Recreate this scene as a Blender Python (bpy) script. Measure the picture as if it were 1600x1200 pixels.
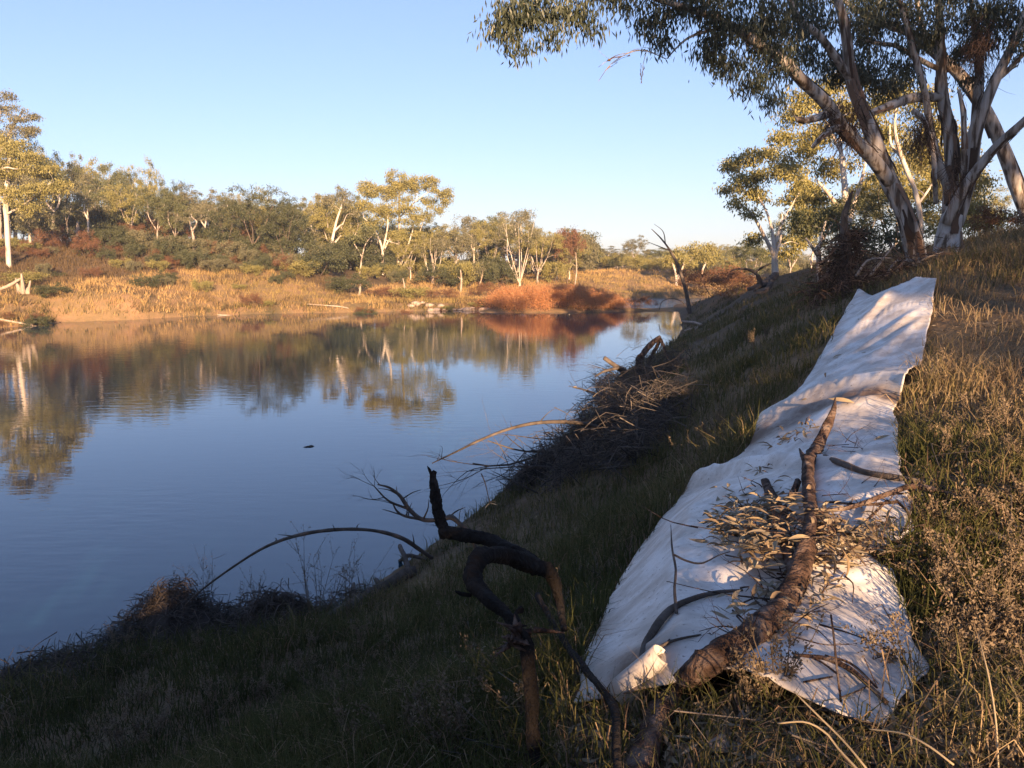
import bpy, math, random
import numpy as np
from mathutils import Vector
from mathutils.bvhtree import BVHTree

for o in list(bpy.data.objects): bpy.data.objects.remove(o)
sc = bpy.context.scene
COL = sc.collection
R = math.radians

# ------------------------------------------------------------------ camera
FPX, CAMZ, PITCH = 1244.0, 5.0, R(9.13)
cam = bpy.data.cameras.new('camera'); cam.lens = 28.0; cam.sensor_width = 36.0
cam.clip_start = 0.05; cam.clip_end = 5000
camo = bpy.data.objects.new('camera', cam); COL.objects.link(camo)
camo.location = (0, 0, CAMZ); camo.rotation_euler = (math.pi/2 - PITCH, 0, 0)
sc.camera = camo

# ------------------------------------------------------------------ sky and sun
SUN_AZ, SUN_EL = R(12), R(13)        # azimuth to the right of straight behind the camera
S = Vector((math.sin(SUN_AZ)*math.cos(SUN_EL), -math.cos(SUN_AZ)*math.cos(SUN_EL), math.sin(SUN_EL)))
w = bpy.data.worlds.new('World'); sc.world = w; w.use_nodes = True
nt = w.node_tree; nt.nodes.clear()
sky = nt.nodes.new('ShaderNodeTexSky'); sky.sky_type = 'NISHITA'; sky.sun_disc = False
sky.sun_elevation = SUN_EL; sky.sun_rotation = math.pi - SUN_AZ
sky.air_density = 1.0; sky.dust_density = 0.25; sky.ozone_density = 2.6; sky.altitude = 200
bg = nt.nodes.new('ShaderNodeBackground'); bg.inputs['Strength'].default_value = 0.103
wo = nt.nodes.new('ShaderNodeOutputWorld')
tm = nt.nodes.new('ShaderNodeMix'); tm.data_type = 'RGBA'; tm.blend_type = 'MULTIPLY'; tm.inputs[0].default_value = 1; tm.inputs[7].default_value = (.745, .768, .98, 1)
gm = nt.nodes.new('ShaderNodeGamma'); gm.inputs[1].default_value = .68; nt.links.new(sky.outputs[0], gm.inputs[0])
nt.links.new(gm.outputs[0], tm.inputs[6]); nt.links.new(tm.outputs[2], bg.inputs[0]); nt.links.new(bg.outputs[0], wo.inputs[0])
sl = bpy.data.lights.new('sun', 'SUN'); sl.energy = 5.0; sl.angle = R(0.53); sl.color = (1.0, 0.66, 0.38)
so = bpy.data.objects.new('sun', sl); COL.objects.link(so); so.location = S*100
so.rotation_euler = S.to_track_quat('Z', 'Y').to_euler()
vs = sc.view_settings
vs.view_transform = 'Standard'; vs.look = 'None'; vs.gamma = 1.0; vs.use_curve_mapping = False
vs.exposure = 1.88
sc.cycles.max_bounces = 6; sc.cycles.diffuse_bounces = 3; sc.cycles.glossy_bounces = 3
sc.cycles.transmission_bounces = 4; sc.cycles.transparent_max_bounces = 6

# ------------------------------------------------------------------ helpers
def pix(u, v, d):
    """world point seen at photo pixel (u,v), d metres ahead of the camera's foot"""
    a, b = (u-800)/FPX, (v-600)/FPX
    c, s = math.cos(PITCH), math.sin(PITCH)
    x, y, z = a, c - b*s, -s - b*c
    k = d/y
    return np.array([x*k, d, CAMZ + z*k])

def link(o, parent=None):
    COL.objects.link(o)
    if parent is not None: o.parent = parent
    return o

def tag(o, label=None, cat=None, group=None, kind=None):
    if label: o['label'] = label
    if cat: o['category'] = cat
    if group: o['group'] = group
    if kind: o['kind'] = kind
    return o

def empty(name, loc, label=None, cat=None, group=None):
    o = bpy.data.objects.new(name, None); o.location = loc; o.empty_display_size = 0.2
    link(o); return tag(o, label, cat, group)

class MB:
    def __init__(s): s.V=[]; s.Q=[]; s.T=[]; s.A=[]; s.n=0
    def add(s, V, Q=None, T=None, a=None):
        V = np.asarray(V, float)
        if Q is not None and len(Q): s.Q.append(np.asarray(Q, int)+s.n)
        if T is not None and len(T): s.T.append(np.asarray(T, int)+s.n)
        s.V.append(V)
        s.A.append(np.full(len(V), 0.5) if a is None else np.broadcast_to(np.asarray(a, float), (len(V),)))
        s.n += len(V)
    def mesh(s, name, mats, smooth=True, off=(0,0,0)):
        me = bpy.data.meshes.new(name)
        V = np.concatenate(s.V) - np.asarray(off, float)
        Q = np.concatenate(s.Q) if s.Q else np.zeros((0,4), int)
        T = np.concatenate(s.T) if s.T else np.zeros((0,3), int)
        me.vertices.add(len(V)); me.vertices.foreach_set('co', V.astype(np.float32).ravel())
        loops = np.concatenate([Q.ravel(), T.ravel()]).astype(np.int32)
        me.loops.add(len(loops)); me.loops.foreach_set('vertex_index', loops)
        st = np.concatenate([np.arange(len(Q))*4, len(Q)*4 + np.arange(len(T))*3]).astype(np.int32)
        me.polygons.add(len(st)); me.polygons.foreach_set('loop_start', st)
        me.polygons.foreach_set('use_smooth', np.full(len(st), smooth, dtype=bool))
        me.update(calc_edges=True)
        at = me.attributes.new('tint', 'FLOAT', 'POINT')
        at.data.foreach_set('value', np.concatenate(s.A).astype(np.float32))
        me.materials.append(mats)
        return me
    def build(s, name, m, parent=None, smooth=True, off=(0,0,0), loc=None):
        o = bpy.data.objects.new(name, s.mesh(name, m, smooth, off))
        if loc is not None: o.location = loc
        return link(o, parent)

def hashn(ix, iy, seed):
    h = np.sin(ix*127.1 + iy*311.7 + seed*74.7)*43758.5453
    return h - np.floor(h)
def vnoise(x, y, seed=0):
    ix, iy = np.floor(x), np.floor(y); fx, fy = x-ix, y-iy
    fx = fx*fx*(3-2*fx); fy = fy*fy*(3-2*fy)
    return ((hashn(ix,iy,seed)*(1-fx)+hashn(ix+1,iy,seed)*fx)*(1-fy)
          + (hashn(ix,iy+1,seed)*(1-fx)+hashn(ix+1,iy+1,seed)*fx)*fy)*2-1
def fbm(x, y, seed=0, o=4):
    r = 0; a = 1
    for k in range(o):
        r = r + a*vnoise(x*2**k+k*17.3, y*2**k-k*9.1, seed+k); a *= .5
    return r

def smooth_path(P, rad, n):
    """Catmull-Rom through control points, n samples"""
    P = np.asarray(P, float); rad = np.asarray(rad, float)
    L = np.concatenate([[0], np.cumsum(np.linalg.norm(np.diff(P, axis=0), axis=1)+1e-6)])
    t = np.linspace(0, L[-1], n)
    Pe = np.vstack([2*P[0]-P[1], P, 2*P[-1]-P[-2]])
    k = np.clip(np.searchsorted(L, t, 'right')-1, 0, len(P)-2)
    f = ((t-L[k])/(L[k+1]-L[k]))[:,None]
    p0,p1,p2,p3 = Pe[k],Pe[k+1],Pe[k+2],Pe[k+3]
    out = .5*((2*p1)+(-p0+p2)*f+(2*p0-5*p1+4*p2-p3)*f**2+(-p0+3*p1-3*p2+p3)*f**3)
    return out, np.interp(t, L, rad)

def tube(mb, P, rad, sides=6, rough=0.0, a=0.5, rng=None, cap=True):
    P = np.asarray(P, float); n = len(P)
    rad = np.broadcast_to(np.asarray(rad, float), (n,))
    T = np.gradient(P, axis=0); T /= np.linalg.norm(T, axis=1)[:,None]+1e-9
    ref = np.array([0.31,0.17,0.93]) if abs(T[:,2]).mean() < .8 else np.array([0.95,0.2,0.1])
    N = np.cross(T, ref); N /= np.linalg.norm(N, axis=1)[:,None]+1e-9
    B = np.cross(T, N)
    th = np.arange(sides)/sides*2*math.pi
    rr = np.repeat(rad[:,None], sides, 1)
    if rough and rng is not None:
        ii = np.arange(n)[:,None]
        for k_ in (1,2,3,5):
            rr = rr*(1+rough*.55*np.cos(k_*th[None,:]+rng.uniform(0,6.28)+ii*rng.normal(0,.14)+.8*np.sin(ii*rng.uniform(.15,.5)+rng.uniform(0,6))))
        rr = rr*(1+rough*.45*rng.uniform(-1,1,(n,1)))
    V = P[:,None,:] + rr[...,None]*(np.cos(th)[None,:,None]*N[:,None,:] + np.sin(th)[None,:,None]*B[:,None,:])
    V = V.reshape(-1,3)
    i = np.arange(n-1)[:,None]*sides; j = np.arange(sides)[None,:]; j2 = (j+1)%sides
    Q = np.stack([i+j, i+j2, i+sides+j2, i+sides+j], -1).reshape(-1,4)
    Tn = None
    if cap:
        V = np.vstack([V, P[0]-T[0]*rad[0]*.2, P[-1]+T[-1]*rad[-1]*.3])
        k = np.arange(sides); k2=(k+1)%sides
        Tn = np.vstack([np.stack([np.full(sides,n*sides), k2, k],-1),
                        np.stack([np.full(sides,n*sides+1), (n-1)*sides+k, (n-1)*sides+k2],-1)])
    mb.add(V, Q, Tn, a)

def limb(mb, ctrl, rads, n=14, sides=8, rough=.08, a=.5, rng=None):
    P, r = smooth_path(ctrl, rads, n); tube(mb, P, r, sides, rough, a, rng); return P, r

# ------------------------------------------------------------------ materials
MAT = {}
def mat(name, cols, scale=5.0, rough=.9, bump=0.0, bscale=25.0, stretch=(1,1,1), tint=0.0, trans=0.0, spec=.15, detail=5, dist=.02):
    m = bpy.data.materials.new(name); m.use_nodes = True; n = m.node_tree; n.nodes.clear(); L = n.links.new
    out = n.nodes.new('ShaderNodeOutputMaterial')
    tc = n.nodes.new('ShaderNodeTexCoord'); mp = n.nodes.new('ShaderNodeMapping'); mp.inputs['Scale'].default_value = stretch
    L(tc.outputs['Object'], mp.inputs[0])
    no = n.nodes.new('ShaderNodeTexNoise'); no.inputs['Scale'].default_value = scale; no.inputs['Detail'].default_value = detail
    L(mp.outputs[0], no.inputs['Vector'])
    rp = n.nodes.new('ShaderNodeValToRGB'); el = rp.color_ramp.elements
    while len(el) < len(cols): el.new(.5)
    for e, (p, c) in zip(el, cols): e.position = p; e.color = (*c, 1)
    fac = no.outputs['Fac']
    if tint:
        at = n.nodes.new('ShaderNodeAttribute'); at.attribute_name = 'tint'
        mx = n.nodes.new('ShaderNodeMix'); mx.data_type = 'FLOAT'; mx.inputs['Factor'].default_value = tint
        L(fac, mx.inputs[2]); L(at.outputs['Fac'], mx.inputs[3]); fac = mx.outputs[0]
    L(fac, rp.inputs[0])
    nrm = None
    if bump:
        nb = n.nodes.new('ShaderNodeTexNoise'); nb.inputs['Scale'].default_value = bscale; nb.inputs['Detail'].default_value = 6
        L(mp.outputs[0], nb.inputs['Vector'])
        bp = n.nodes.new('ShaderNodeBump'); bp.inputs['Strength'].default_value = bump; bp.inputs['Distance'].default_value = dist
        L(nb.outputs['Fac'], bp.inputs['Height']); nrm = bp.outputs[0]
    if trans:
        d = n.nodes.new('ShaderNodeBsdfDiffuse'); t = n.nodes.new('ShaderNodeBsdfTranslucent'); mxs = n.nodes.new('ShaderNodeMixShader')
        mxs.inputs[0].default_value = trans; L(rp.outputs[0], d.inputs[0]); L(rp.outputs[0], t.inputs[0])
        L(d.outputs[0], mxs.inputs[1]); L(t.outputs[0], mxs.inputs[2]); res = mxs.outputs[0]
        if spec > .2:
            g = n.nodes.new('ShaderNodeBsdfGlossy'); g.inputs['Roughness'].default_value = rough; g.inputs[0].default_value = (.5,.5,.5,1)
            m2 = n.nodes.new('ShaderNodeMixShader'); m2.inputs[0].default_value = .06
            L(res, m2.inputs[1]); L(g.outputs[0], m2.inputs[2]); res = m2.outputs[0]
        L(res, out.inputs[0])
    else:
        p = n.nodes.new('ShaderNodeBsdfPrincipled'); L(rp.outputs[0], p.inputs['Base Color'])
        p.inputs['Roughness'].default_value = rough; p.inputs['Specular IOR Level'].default_value = spec
        if nrm: L(nrm, p.inputs['Normal'])
        L(p.outputs[0], out.inputs[0])
    MAT[name] = m; return m

mat('gum_bark', [(.40,(.075,.055,.042)),(.455,(.20,.155,.12)),(.50,(.34,.29,.245)),(.64,(.46,.42,.38))], 3.4, .85, .6, 18, (2.2,2.2,.26), tint=.05)
mat('white_bark', [(.34,(.22,.16,.12)),(.44,(.46,.39,.32)),(.6,(.56,.51,.45))], 1.6, .8, .15, 10, (1.5,1.5,.5), tint=.2)
mat('brown_bark', [(.3,(.06,.045,.035)),(.55,(.13,.10,.08)),(.75,(.22,.18,.145))], 3.0, .95, .5, 20, (2,2,.5), tint=.3)
mat('dead_wood', [(.25,(.035,.028,.024)),(.5,(.085,.068,.056)),(.75,(.17,.14,.12))], 7.0, .9, .6, 45, (1,1,.6), tint=.3)
mat('snag_wood', [(.3,(.010,.008,.007)),(.55,(.022,.018,.016)),(.75,(.05,.042,.036))], 9.0, .95, 1.0, 40, (1,1,.6), tint=.1, dist=.05)
mat('red_wood', [(.36,(.022,.015,.013)),(.47,(.07,.042,.031)),(.56,(.115,.078,.062)),(.68,(.20,.155,.13))], 11.0, .9, 1.0, 38, (1,1,1), tint=.1, dist=.05)
mat('brush_wood', [(.25,(.03,.026,.023)),(.5,(.075,.064,.056)),(.75,(.15,.125,.105))], 5.0, .95, 0, 40, (1,1,1), tint=.6)
mat('driftwood', [(.25,(.16,.125,.10)),(.5,(.30,.24,.19)),(.75,(.45,.38,.31))], 6.0, .9, .5, 30, (1,1,.6), tint=.3)
mat('shred_bark', [(.2,(.035,.022,.016)),(.5,(.10,.06,.04)),(.8,(.20,.125,.085))], 3, .95, 0, 1, tint=.7)
mat('leaf_gold', [(.0,(.095,.10,.035)),(.5,(.25,.225,.07)),(1,(.40,.34,.115))], .45, .6, tint=.55, trans=.3, spec=.3)
mat('leaf_green', [(.0,(.042,.054,.024)),(.5,(.11,.12,.047)),(1,(.22,.20,.08))], .45, .6, tint=.55, trans=.3, spec=.3)
mat('leaf_dark', [(.0,(.028,.036,.017)),(.5,(.075,.085,.036)),(1,(.15,.145,.06))], .45, .6, tint=.55, trans=.3, spec=.3)
mat('leaf_grey', [(.0,(.065,.07,.04)),(.5,(.17,.16,.085)),(1,(.29,.25,.13))], .45, .6, tint=.55, trans=.3, spec=.3)
mat('leaf_near', [(.0,(.028,.036,.022)),(.5,(.055,.068,.04)),(1,(.12,.125,.06))], .8, .5, tint=.6, trans=.3, spec=.3)
mat('leaf_russet', [(.0,(.34,.15,.07)),(.5,(.54,.26,.12)),(1,(.60,.40,.20))], .6, .8, tint=.6, trans=.42)
mat('leaf_brown', [(.0,(.08,.045,.03)),(.5,(.17,.09,.055)),(1,(.28,.16,.09))], .6, .8, tint=.6, trans=.25)
mat('dry_leaf', [(.0,(.11,.075,.05)),(.35,(.24,.175,.11)),(.7,(.33,.275,.19)),(1,(.42,.29,.15))], 5, .7, tint=.9, trans=.2)
mat('grass_green', [(.0,(.030,.035,.014)),(.4,(.078,.082,.030)),(.75,(.19,.15,.075)),(1,(.36,.255,.15))], .8, .7, tint=.8, trans=.3)
mat('grass_dry', [(.0,(.10,.062,.045)),(.4,(.22,.145,.095)),(.75,(.34,.26,.155)),(1,(.56,.46,.31))], .8, .8, tint=.8, trans=.3)
mat('grass_gold', [(.0,(.15,.14,.05)),(.35,(.32,.23,.095)),(.7,(.50,.33,.15)),(1,(.62,.45,.22))], .12, .8, tint=.55, trans=.25)
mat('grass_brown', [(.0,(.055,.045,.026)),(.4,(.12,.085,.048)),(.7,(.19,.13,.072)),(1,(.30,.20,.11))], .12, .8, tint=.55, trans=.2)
mat('weed', [(.0,(.07,.055,.04)),(.5,(.17,.13,.09)),(1,(.28,.22,.15))], 3, .8, tint=.7, trans=.2)
mat('rock', [(.3,(.20,.15,.12)),(.6,(.38,.30,.24)),(.8,(.52,.44,.37))], 3, .9, .4, 18, tint=.2)

# ground : soil, bank grass litter, by position noise
m = bpy.data.materials.new('soil'); m.use_nodes = True; n = m.node_tree; L = n.links.new
p = n.nodes['Principled BSDF']; p.inputs['Roughness'].default_value = .95; p.inputs['Specular IOR Level'].default_value = .1
tc = n.nodes.new('ShaderNodeTexCoord')
a1 = n.nodes.new('ShaderNodeTexNoise'); a1.inputs['Scale'].default_value = .35; a1.inputs['Detail'].default_value = 9; a1.inputs['Roughness'].default_value = .7
a2 = n.nodes.new('ShaderNodeTexNoise'); a2.inputs['Scale'].default_value = 7; a2.inputs['Detail'].default_value = 8
for q in (a1, a2): L(tc.outputs['Object'], q.inputs['Vector'])
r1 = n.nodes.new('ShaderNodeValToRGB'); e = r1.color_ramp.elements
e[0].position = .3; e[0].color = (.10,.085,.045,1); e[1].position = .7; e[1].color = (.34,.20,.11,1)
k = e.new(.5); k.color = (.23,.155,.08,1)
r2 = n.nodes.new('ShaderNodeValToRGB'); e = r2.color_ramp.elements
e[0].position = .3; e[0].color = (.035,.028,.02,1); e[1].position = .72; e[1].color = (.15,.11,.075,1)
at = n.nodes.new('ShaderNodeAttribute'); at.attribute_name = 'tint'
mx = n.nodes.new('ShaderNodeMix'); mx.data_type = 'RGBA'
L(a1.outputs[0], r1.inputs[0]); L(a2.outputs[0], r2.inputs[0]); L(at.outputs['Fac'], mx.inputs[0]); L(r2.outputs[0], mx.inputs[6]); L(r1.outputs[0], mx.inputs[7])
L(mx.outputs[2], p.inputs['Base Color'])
bp = n.nodes.new('ShaderNodeBump'); bp.inputs['Strength'].default_value = .7; bp.inputs['Distance'].default_value = .06; L(a2.outputs[0], bp.inputs['Height']); L(bp.outputs[0], p.inputs['Normal'])
MAT['soil'] = m

m = bpy.data.materials.new('water'); m.use_nodes = True; n = m.node_tree; L = n.links.new
p = n.nodes['Principled BSDF']; p.inputs['Base Color'].default_value = (.006,.030,.054,1); p.inputs['Roughness'].default_value = .015; p.inputs['IOR'].default_value = 1.62
tc = n.nodes.new('ShaderNodeTexCoord'); mp = n.nodes.new('ShaderNodeMapping'); mp.inputs['Scale'].default_value = (.55,1.6,1)
a1 = n.nodes.new('ShaderNodeTexNoise'); a1.inputs['Scale'].default_value = 2.2; a1.inputs['Detail'].default_value = 3
a2 = n.nodes.new('ShaderNodeTexNoise'); a2.inputs['Scale'].default_value = .08; a2.inputs['Detail'].default_value = 2
L(tc.outputs['Object'], mp.inputs[0]); L(mp.outputs[0], a1.inputs['Vector']); L(tc.outputs['Object'], a2.inputs['Vector'])
mr = n.nodes.new('ShaderNodeMapRange'); mr.inputs[1].default_value = .42; mr.inputs[2].default_value = .62; mr.inputs[3].default_value = .25; mr.inputs[4].default_value = 1
L(a2.outputs[0], mr.inputs[0])
mm = n.nodes.new('ShaderNodeMath'); mm.operation = 'MULTIPLY'; L(a1.outputs[0], mm.inputs[0]); L(mr.outputs[0], mm.inputs[1])
bp = n.nodes.new('ShaderNodeBump'); bp.inputs['Strength'].default_value = .22; bp.inputs['Distance'].default_value = .03
L(mm.outputs[0], bp.inputs['Height']); L(bp.outputs[0], p.inputs['Normal'])
MAT['water'] = m

m = bpy.data.materials.new('sheet_white'); m.use_nodes = True; n = m.node_tree; L = n.links.new
p = n.nodes['Principled BSDF']; p.inputs['Roughness'].default_value = .55; p.inputs['Specular IOR Level'].default_value = .3
tc = n.nodes.new('ShaderNodeTexCoord')
a1 = n.nodes.new('ShaderNodeTexNoise'); a1.inputs['Scale'].default_value = 2.6; a1.inputs['Detail'].default_value = 8; a1.inputs['Roughness'].default_value = .65
a2 = n.nodes.new('ShaderNodeTexNoise'); a2.inputs['Scale'].default_value = 38; a2.inputs['Detail'].default_value = 4
for q in (a1, a2): L(tc.outputs['Object'], q.inputs['Vector'])
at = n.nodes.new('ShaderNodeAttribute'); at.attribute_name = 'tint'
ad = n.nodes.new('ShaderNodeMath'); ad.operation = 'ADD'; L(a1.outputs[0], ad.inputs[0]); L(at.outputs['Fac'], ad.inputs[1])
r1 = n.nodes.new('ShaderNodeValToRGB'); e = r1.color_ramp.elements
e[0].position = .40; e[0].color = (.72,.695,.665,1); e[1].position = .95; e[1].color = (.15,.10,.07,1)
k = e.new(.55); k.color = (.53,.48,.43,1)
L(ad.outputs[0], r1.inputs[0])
r2 = n.nodes.new('ShaderNodeValToRGB'); e = r2.color_ramp.elements
e[0].position = .29; e[0].color = (.30,.25,.21,1); e[1].position = .37; e[1].color = (1,1,1,1)
L(a2.outputs[0], r2.inputs[0])
mx = n.nodes.new('ShaderNodeMix'); mx.data_type = 'RGBA'; mx.blend_type = 'MULTIPLY'; mx.inputs[0].default_value = .8
L(r1.outputs[0], mx.inputs[6]); L(r2.outputs[0], mx.inputs[7]); L(mx.outputs[2], p.inputs['Base Color'])
bp = n.nodes.new('ShaderNodeBump'); bp.inputs['Strength'].default_value = .22; bp.inputs['Distance'].default_value = .012
vo = n.nodes.new('ShaderNodeTexVoronoi'); vo.feature = 'DISTANCE_TO_EDGE'; vo.inputs['Scale'].default_value = 3.4; ad2 = n.nodes.new('ShaderNodeMixRGB'); ad2.inputs[0].default_value = .25
L(tc.outputs['Object'], ad2.inputs[1]); L(a1.outputs['Color'], ad2.inputs[2]); L(ad2.outputs[0], vo.inputs['Vector'])
mn = n.nodes.new('ShaderNodeMath'); mn.operation = 'MINIMUM'; mn.inputs[1].default_value = .16; L(vo.outputs['Distance'], mn.inputs[0])
sm_ = n.nodes.new('ShaderNodeMath'); sm_.operation = 'MULTIPLY_ADD'; sm_.inputs[1].default_value = 3.0; L(mn.outputs[0], sm_.inputs[0]); L(a1.outputs[0], sm_.inputs[2]); L(sm_.outputs[0], bp.inputs['Height']); L(bp.outputs[0], p.inputs['Normal'])
MAT['sheet_white'] = m

# ------------------------------------------------------------------ terrain
def wl(u, v):
    a = pix(u, v, 1.0); return np.array([a[0], 1.0, 0])*(CAMZ/(CAMZ-a[2]))
NEAR = [(-600,-200),(-80,-25),(-30,0.5),(-12,6.6)] + [tuple(wl(u,v)[:2]) for u,v in
        ((0,1065),(180,1010),(340,975),(520,960),(650,872),(760,790),(930,645),(968,585),(1050,545),(1068,512),(1062,489))] + \
       [(16.5,82),(22,89.5),(33,95),(62,109),(200,150),(600,260)]
FAR = [(-600,-150),(-120,22),(-60,44)] + [tuple(wl(u,v)[:2]) for u,v in
        ((0,512),(60,508),(100,503),(200,500),(300,494),(420,490),(560,488),(700,485),(770,483),(850,476),(955,466.5),(1060,466))] + \
       [(30,100),(60,116),(200,160),(600,275)]
NEAR = np.array(NEAR); FAR = np.array(FAR)
for A in (NEAR, FAR):
    A[:,0] = np.maximum.accumulate(A[:,0] + np.arange(len(A))*1e-4)
def sdist(A, X, Y):
    if X.size < 3000:
        p, e = A[:-1], np.diff(A, axis=0); x_, y_ = X.ravel()[:,None], Y.ravel()[:,None]
        t = np.clip(((x_-p[:,0])*e[:,0]+(y_-p[:,1])*e[:,1])/(e**2).sum(1), 0, 1)
        return np.hypot(x_-p[:,0]-t*e[:,0], y_-p[:,1]-t*e[:,1]).min(1).reshape(X.shape), Y - np.interp(X, A[:,0], A[:,1])
    d = np.full(X.shape, 1e9)
    for p, q in zip(A[:-1], A[1:]):
        e = q-p; t = np.clip(((X-p[0])*e[0]+(Y-p[1])*e[1])/(e@e), 0, 1)
        d = np.minimum(d, np.hypot(X-p[0]-t*e[0], Y-p[1]-t*e[1]))
    return d, Y - np.interp(X, A[:,0], A[:,1])
class RBF:
    def __init__(s, C):
        s.C = np.array(C, float); P = s.C[:,:2]
        K = np.hypot(P[:,None,0]-P[None,:,0], P[:,None,1]-P[None,:,1])
        n = len(P); M = np.zeros((n+1,n+1)); M[:n,:n] = -K - .02*np.eye(n); M[:n,n] = 1; M[n,:n] = 1
        s.w = np.linalg.solve(M, np.append(s.C[:,2], 0))
    def __call__(s, X, Y):
        if X.size < 3000:
            return s.w[-1] - (np.sqrt((X.ravel()[:,None]-s.C[:,0])**2+(Y.ravel()[:,None]-s.C[:,1])**2+.15)@s.w[:-1]).reshape(X.shape)
        r = np.full(X.shape, s.w[-1])
        for (x, y, _), k in zip(s.C, s.w[:-1]): r = r - k*np.sqrt((X-x)**2+(Y-y)**2+.15)
        return r
def cp(u, v, d): q = pix(u, v, d); return tuple(q)
nb_ctrl = [(x,y,0) for x,y in NEAR[3:17]] + [(0,0,3.38),(1.2,3,3.4),(2.9,4.5,3.68),cp(1235,830,4.25),cp(1265,740,5.5),cp(1300,640,7.7),cp(1350,585,9.5),cp(1390,495,11.9),cp(1395,468,12.9),cp(1460,398,18.5),(14.1,22,5.75),(16,15,5.9),(12,8,5.2),
    (6,2,4.3),(5,-6,4.4),(0,-8,3.9),(-6,-3,2.5),(-12,-6,2.2),cp(1200,432,46),cp(1285,418,40),cp(1130,458,60),cp(1245,462,28),cp(1110,500,46),
    cp(1150,560,18),cp(1000,800,11.0),cp(850,1000,6.0),cp(400,1150,5.2),cp(100,1150,6.2),cp(1120,640,13),cp(1040,700,12.5),cp(1520,700,5.9),cp(1520,560,9.6),cp(1560,1000,3.4),
    (22,40,5.6),(30,60,5.2),(40,80,4.5),(60,0,8),(60,60,7),(0,-60,8),(60,-60,9),(-60,-60,6),(100,100,6)]
fb_ctrl = [(x,y,0) for x,y in FAR[2:-3]] + [cp(0,470,60),cp(110,455,63),cp(200,455,65),cp(60,432,72),cp(0,395,80),cp(125,392,84),cp(200,372,88),cp(290,425,80),
    cp(300,395,92),cp(400,425,80),cp(430,405,92),cp(500,425,88),cp(610,432,95),cp(560,455,83),cp(700,440,95),cp(800,440,100),cp(900,440,102),cp(1000,440,107),cp(1000,425,118),
    cp(1090,445,112),cp(1180,440,118),(-90,110,8),(-60,115,6.3),(-40,115,5.0),(-15,120,3.2),(10,125,2.4),(40,130,2.0),(80,150,2.0),(-70,70,5.5),(-50,85,5.6),(-120,70,7),
    (-100,250,5),(0,250,2),(100,250,2),(-200,200,5)]
NB, FB = RBF(nb_ctrl), RBF(fb_ctrl)
def island(X, Y):
    a, b = np.array([-.6,73.2]), np.array([15.5,75.0]); e = b-a
    t = np.clip(((X-a[0])*e[0]+(Y-a[1])*e[1])/(e@e), 0, 1)
    r = np.hypot(X-a[0]-t*e[0], Y-a[1]-t*e[1]); rad = 2.4 - 1.5*np.clip((t-.5)*4,0,1)
    return .30*(1-(r/rad)**2)
def zfun(X, Y, detail=True):
    X = np.asarray(X, float); Y = np.asarray(Y, float)
    dn, hn = sdist(NEAR, X, Y); df, hf = sdist(FAR, X, Y)
    n_ = fbm(X*.35, Y*.35, 3, 5)*.14 + fbm(X*.06, Y*.06, 5, 2)*.35*np.clip(np.hypot(X,Y)/60-.4,0,1) if detail else 0
    zn = np.clip(NB(X, Y), -9, 9); zf = np.clip(FB(X, Y), -9, 16)
    fr = np.hypot(X, Y-60)
    zf = zf + (2-zf)*np.clip((fr-260)/150, 0, 1); zn = zn + (7-zn)*np.clip((fr-200)/150, 0, 1)
    ln = np.where(hn < 0, np.minimum(np.maximum(zn, .10+.05*np.minimum(dn,6)) + n_*np.clip(dn*.6,0,1), .03+.75*dn), -.35*dn)
    lf = np.where(hf > 0, np.maximum(zf, np.minimum(df*.55, .65)) + n_*np.clip(df*.5,0,1), -.35*df)
    z = np.maximum(np.maximum(ln, lf), island(X, Y))
    return np.maximum(z, -1.5)
def zat(x, y): return float(zfun(np.array([x]), np.array([y]))[0])
SHEET = None
def hit(u, v, dmin=1.2, dmax=160, sheet=True):
    """first surface under photo pixel (u,v)"""
    q = pix(u, v, 1.0); dr = q - np.array([0,0,CAMZ])
    ds = np.geomspace(dmin, dmax, 900)
    z = zfun(dr[0]*ds, dr[1]*ds); below = np.nonzero(CAMZ+dr[2]*ds < z)[0]
    d = ds[below[0]] if len(below) else dmax
    if len(below) and below[0] > 0:
        dd = np.linspace(ds[below[0]-1], d, 30); zz = zfun(dr[0]*dd, dd*dr[1]); b = np.nonzero(CAMZ+dr[2]*dd < zz)[0]
        if len(b): d = dd[b[0]]
    P = np.array([0,0,CAMZ]) + dr*d
    if sheet and SHEET is not None:
        h = SHEET.ray_cast(Vector((0,0,CAMZ)), Vector(dr).normalized(), 40)
        if h[0] is not None and h[0].y < d + .5: P = np.array(h[0])
    return P

gx = 6*np.sinh(np.linspace(-4.9, 4.9, 380)); gy = 6 + 9*np.sinh(np.linspace(-4.4, 4.8, 470))
GX, GY = np.meshgrid(gx, gy); GZ = zfun(GX, GY)
far_w = np.clip((GY - np.interp(GX, NEAR[:,0], NEAR[:,1]) - 0)/2, 0, 1)
_df, _hf = sdist(FAR, GX, GY)
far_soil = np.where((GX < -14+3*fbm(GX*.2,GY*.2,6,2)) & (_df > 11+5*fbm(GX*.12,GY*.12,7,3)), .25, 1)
gold_w = np.clip(np.where(far_w > .5, far_soil, .25 + .3*fbm(GX*.2, GY*.2, 11, 3)), 0, 1)  # golden soil weight: full on far bank, low on its slope and near bank
mb = MB(); nx, ny = len(gx), len(gy)
i = (np.arange(ny-1)[:,None]*nx + np.arange(nx-1)[None,:])
mb.add(np.stack([GX,GY,GZ],-1).reshape(-1,3), np.stack([i,i+1,i+nx+1,i+nx],-1).reshape(-1,4), a=gold_w.ravel())
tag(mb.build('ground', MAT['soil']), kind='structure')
mb = MB(); mb.add([(-395,-345,0),(395,-345,0),(395,400,0),(-395,400,0)], [(0,1,2,3)])
tag(mb.build('river', MAT['water']), kind='structure')

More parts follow.
